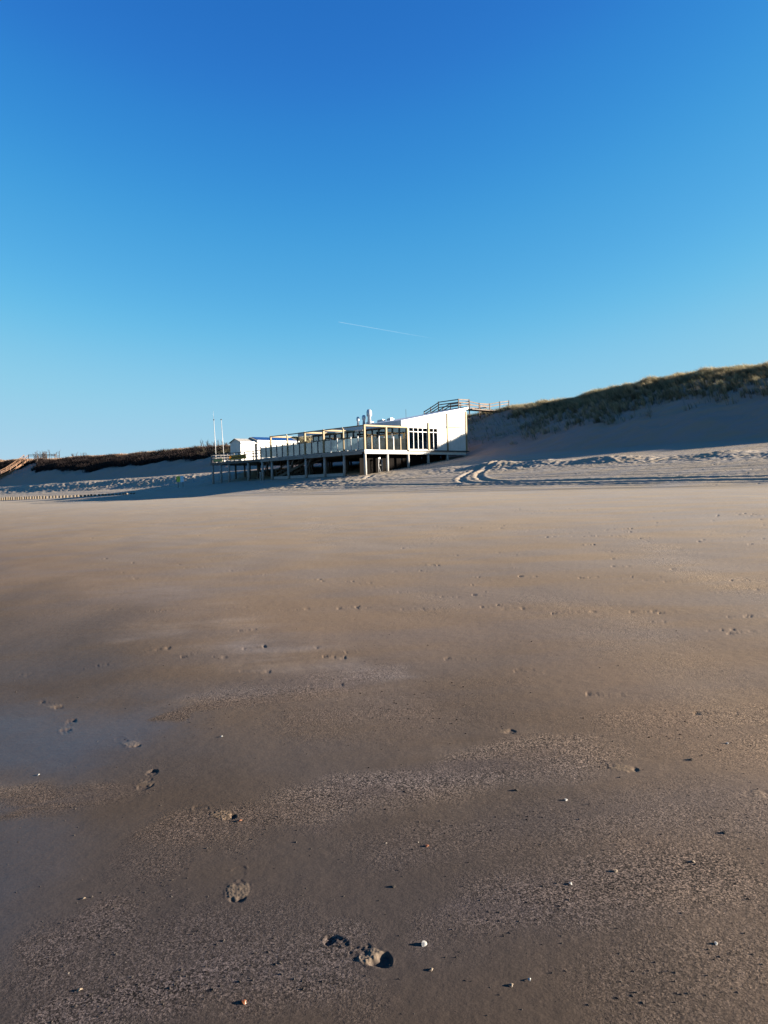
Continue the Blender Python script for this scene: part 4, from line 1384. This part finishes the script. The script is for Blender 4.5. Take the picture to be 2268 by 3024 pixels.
for (px, py, r, mat, tilt, label) in (
        (1251, 2797, 0.021, 'shell_white', 55, 'white ribbed shell tipped on edge right of the big footprint'),
        (719, 2968, 0.016, 'shell_orange', 35, 'orange brown shell lying in the coarse grit at the bottom of the photo'),
        (708, 2424, 0.016, 'shell_orange', 25, 'small orange shell just right of a shoe print'),
        (1261, 2503, 0.014, 'shell_orange', 40, 'rust brown shell beside a tiny white fragment on smooth sand'),
        (654, 2175, 0.016, 'shell_white', 15, 'flat white shell on the smooth sand in the middle distance'),
        (1273, 2873, 0.012, 'shell_tan', 30, 'small tan shell a little below the white ribbed shell'),
        (1509, 2920, 0.012, 'shell_tan', 30, 'small tan shell near the bottom edge on bare smooth sand'),
        (1563, 2903, 0.011, 'shell_white', 10, 'small white shell just above the lone tan shell at the bottom'),
        (1817, 2577, 0.016, 'shell_tan', 50, 'tan shell standing on edge in the dark coarse grit'),
        (2045, 2547, 0.014, 'shell_tan', 40, 'brownish shell with a long shadow right of the coarse grit'),
        (2113, 2793, 0.012, 'shell_white', 45, 'lone white shell in the empty sand at lower right'),
        (2138, 2461, 0.017, 'shell_dark', 40, 'dark grey shell near the right edge'),
        (1683, 2617, 0.013, 'shell_white', 30, 'greyish white shell in the coarse grit'),
        (1162, 2624, 0.014, 'shell_dark', 50, 'dark shell standing up in smooth sand above the white ribbed shell'),
        (1523, 2335, 0.018, 'shell_dark', 50, 'large dark shell standing up in the middle of the sand'),
        (2040, 2244, 0.020, 'shell_dark', 45, 'broad black shell casting a wide shadow at right'),
        (1670, 2364, 0.015, 'shell_white', 45, 'pale shell with a dark shadow below the pair of footprints'),
        (2147, 2195, 0.014, 'shell_white', 45, 'white shell above the broad black shell'),
        (247, 2657, 0.012, 'shell_tan', 20, 'yellowish shell beside the scratch marks of a bird'),
        (113, 2287, 0.014, 'shell_white', 15, 'broken white shell on the wet bluish sand at left'),
        (235, 2928, 0.013, 'shell_tan', 20, 'pale shell in the dark grit at lower left')):
    x, y = pixel_ground(px, py)
    z = float(ground(np.array([x]), np.array([y]))[0])
    o = shell_mesh(mat, r).build('shell', mat, None, True)
    o.scale = (0.85, 0.85, 0.85)
    o.location = (x, y, z + r * 0.08)
    o.rotation_euler = (R(tilt), R(random.uniform(-10, 10)), R(80 + random.uniform(-40, 40)))
    tag(o, label, 'shell', 'shells on the sand')

gm = MB(); gd = MB()
for k in range(1700):
    white = k < 45
    if white or random.random() < 0.35:
        px = random.uniform(-40, 2300); py = 1750 + 1260 * random.random() ** 0.8
    else:
        (ax, ay), (bx, by), w_, a_ = random.choice(GRIT)
        u = random.random()
        px = ax + (bx - ax) * u + random.gauss(0, 70); py = ay + (by - ay) * u + random.gauss(0, 38)
        if py > 3040: continue
    d = CAMROT @ Vector(((px - 1134) / FOC, -(py - 1512) / FOC, -1))
    kk = -EYE / (d.z - 0.0324 * (d.x * D2[0] + d.y * D2[1]))       # where the sight line meets the sloping beach
    x, y = kk * d.x, kk * d.y
    r = random.uniform(0.0013, 0.0036 if white else 0.0048) * (1 + 0.05 * kk)
    g = random.uniform(0, 6.28); el = random.uniform(1, 2.2)
    z = float(ground(np.array([x]), np.array([y]))[0])
    tl = random.uniform(0.3, 1.3)
    c_, s_ = math.cos(g) * r, math.sin(g) * r
    vs = [(x + c_ * el, y + s_ * el, z - 0.3 * r), (x - s_, y + c_, z - 0.3 * r), (x - c_ * el, y - s_ * el, z - 0.3 * r), (x + s_, y - c_, z - 0.3 * r), (x + random.uniform(-0.4, 0.4) * r, y, z + r * tl)]
    (gm if white else gd).add(vs, [(0, 1, 4), (1, 2, 4), (2, 3, 4), (3, 0, 4)])
o = gm.build('shell_grit', 'shell_grit'); o['kind'] = 'stuff'
o = gd.build('dark_grit', 'shell_dark'); o['kind'] = 'stuff'

# ------------------------------------------------------------------ vapour trail


def contrail():
    m, nt, p, out = new_mat('vapour')
    N = nt.nodes; L = nt.links
    p.inputs['Base Color'].default_value = (0.9, 0.9, 0.9, 1); p.inputs['Roughness'].default_value = 1
    tl = N.new('ShaderNodeBsdfTranslucent')
    mt = N.new('ShaderNodeMixShader'); mt.inputs[0].default_value = 0.5
    tr = N.new('ShaderNodeBsdfTransparent')
    tc = N.new('ShaderNodeTexCoord'); sp = N.new('ShaderNodeSeparateXYZ'); L.new(tc.outputs['Generated'], sp.inputs[0])
    mr = N.new('ShaderNodeMapRange'); L.new(sp.outputs[0], mr.inputs['Value'])
    mr.inputs['From Min'].default_value = 0.0; mr.inputs['From Max'].default_value = 1.0
    mr.inputs['To Min'].default_value = 0.10; mr.inputs['To Max'].default_value = 0.0
    nz = N.new('ShaderNodeTexNoise'); nz.inputs['Scale'].default_value = 14; L.new(tc.outputs['Generated'], nz.inputs['Vector'])
    mu = N.new('ShaderNodeMath'); mu.operation = 'MULTIPLY'; L.new(mr.outputs[0], mu.inputs[0]); L.new(nz.outputs['Fac'], mu.inputs[1])
    m2 = N.new('ShaderNodeMath'); m2.operation = 'MULTIPLY'; L.new(mu.outputs[0], m2.inputs[0]); m2.inputs[1].default_value = 1.6
    mx = N.new('ShaderNodeMixShader')
    L.new(p.outputs[0], mt.inputs[1]); L.new(tl.outputs[0], mt.inputs[2])
    L.new(m2.outputs[0], mx.inputs[0]); L.new(tr.outputs[0], mx.inputs[1]); L.new(mt.outputs[0], mx.inputs[2])
    L.new(mx.outputs[0], out.inputs['Surface'])
    MATS['vapour'] = m

    def far(px, py, dist):
        d = (CAMROT @ Vector(((px - 1134) / FOC, -(py - 1512) / FOC, -1))).normalized()
        return d * dist
    a_, b_ = far(999, 950, 6000), far(1290, 1001, 6600)
    mb = MB().lathe((0, 0, 0), [(0, 0.5), (20, 1.7), ((b_ - a_).length, 3.2)], 8, b_ - a_)
    o = mb.build('vapour_trail', 'vapour', None, True)
    o.location = a_
    tag(o, 'thin white vapour trail slanting across the clear blue sky', 'vapour trail')


contrail()
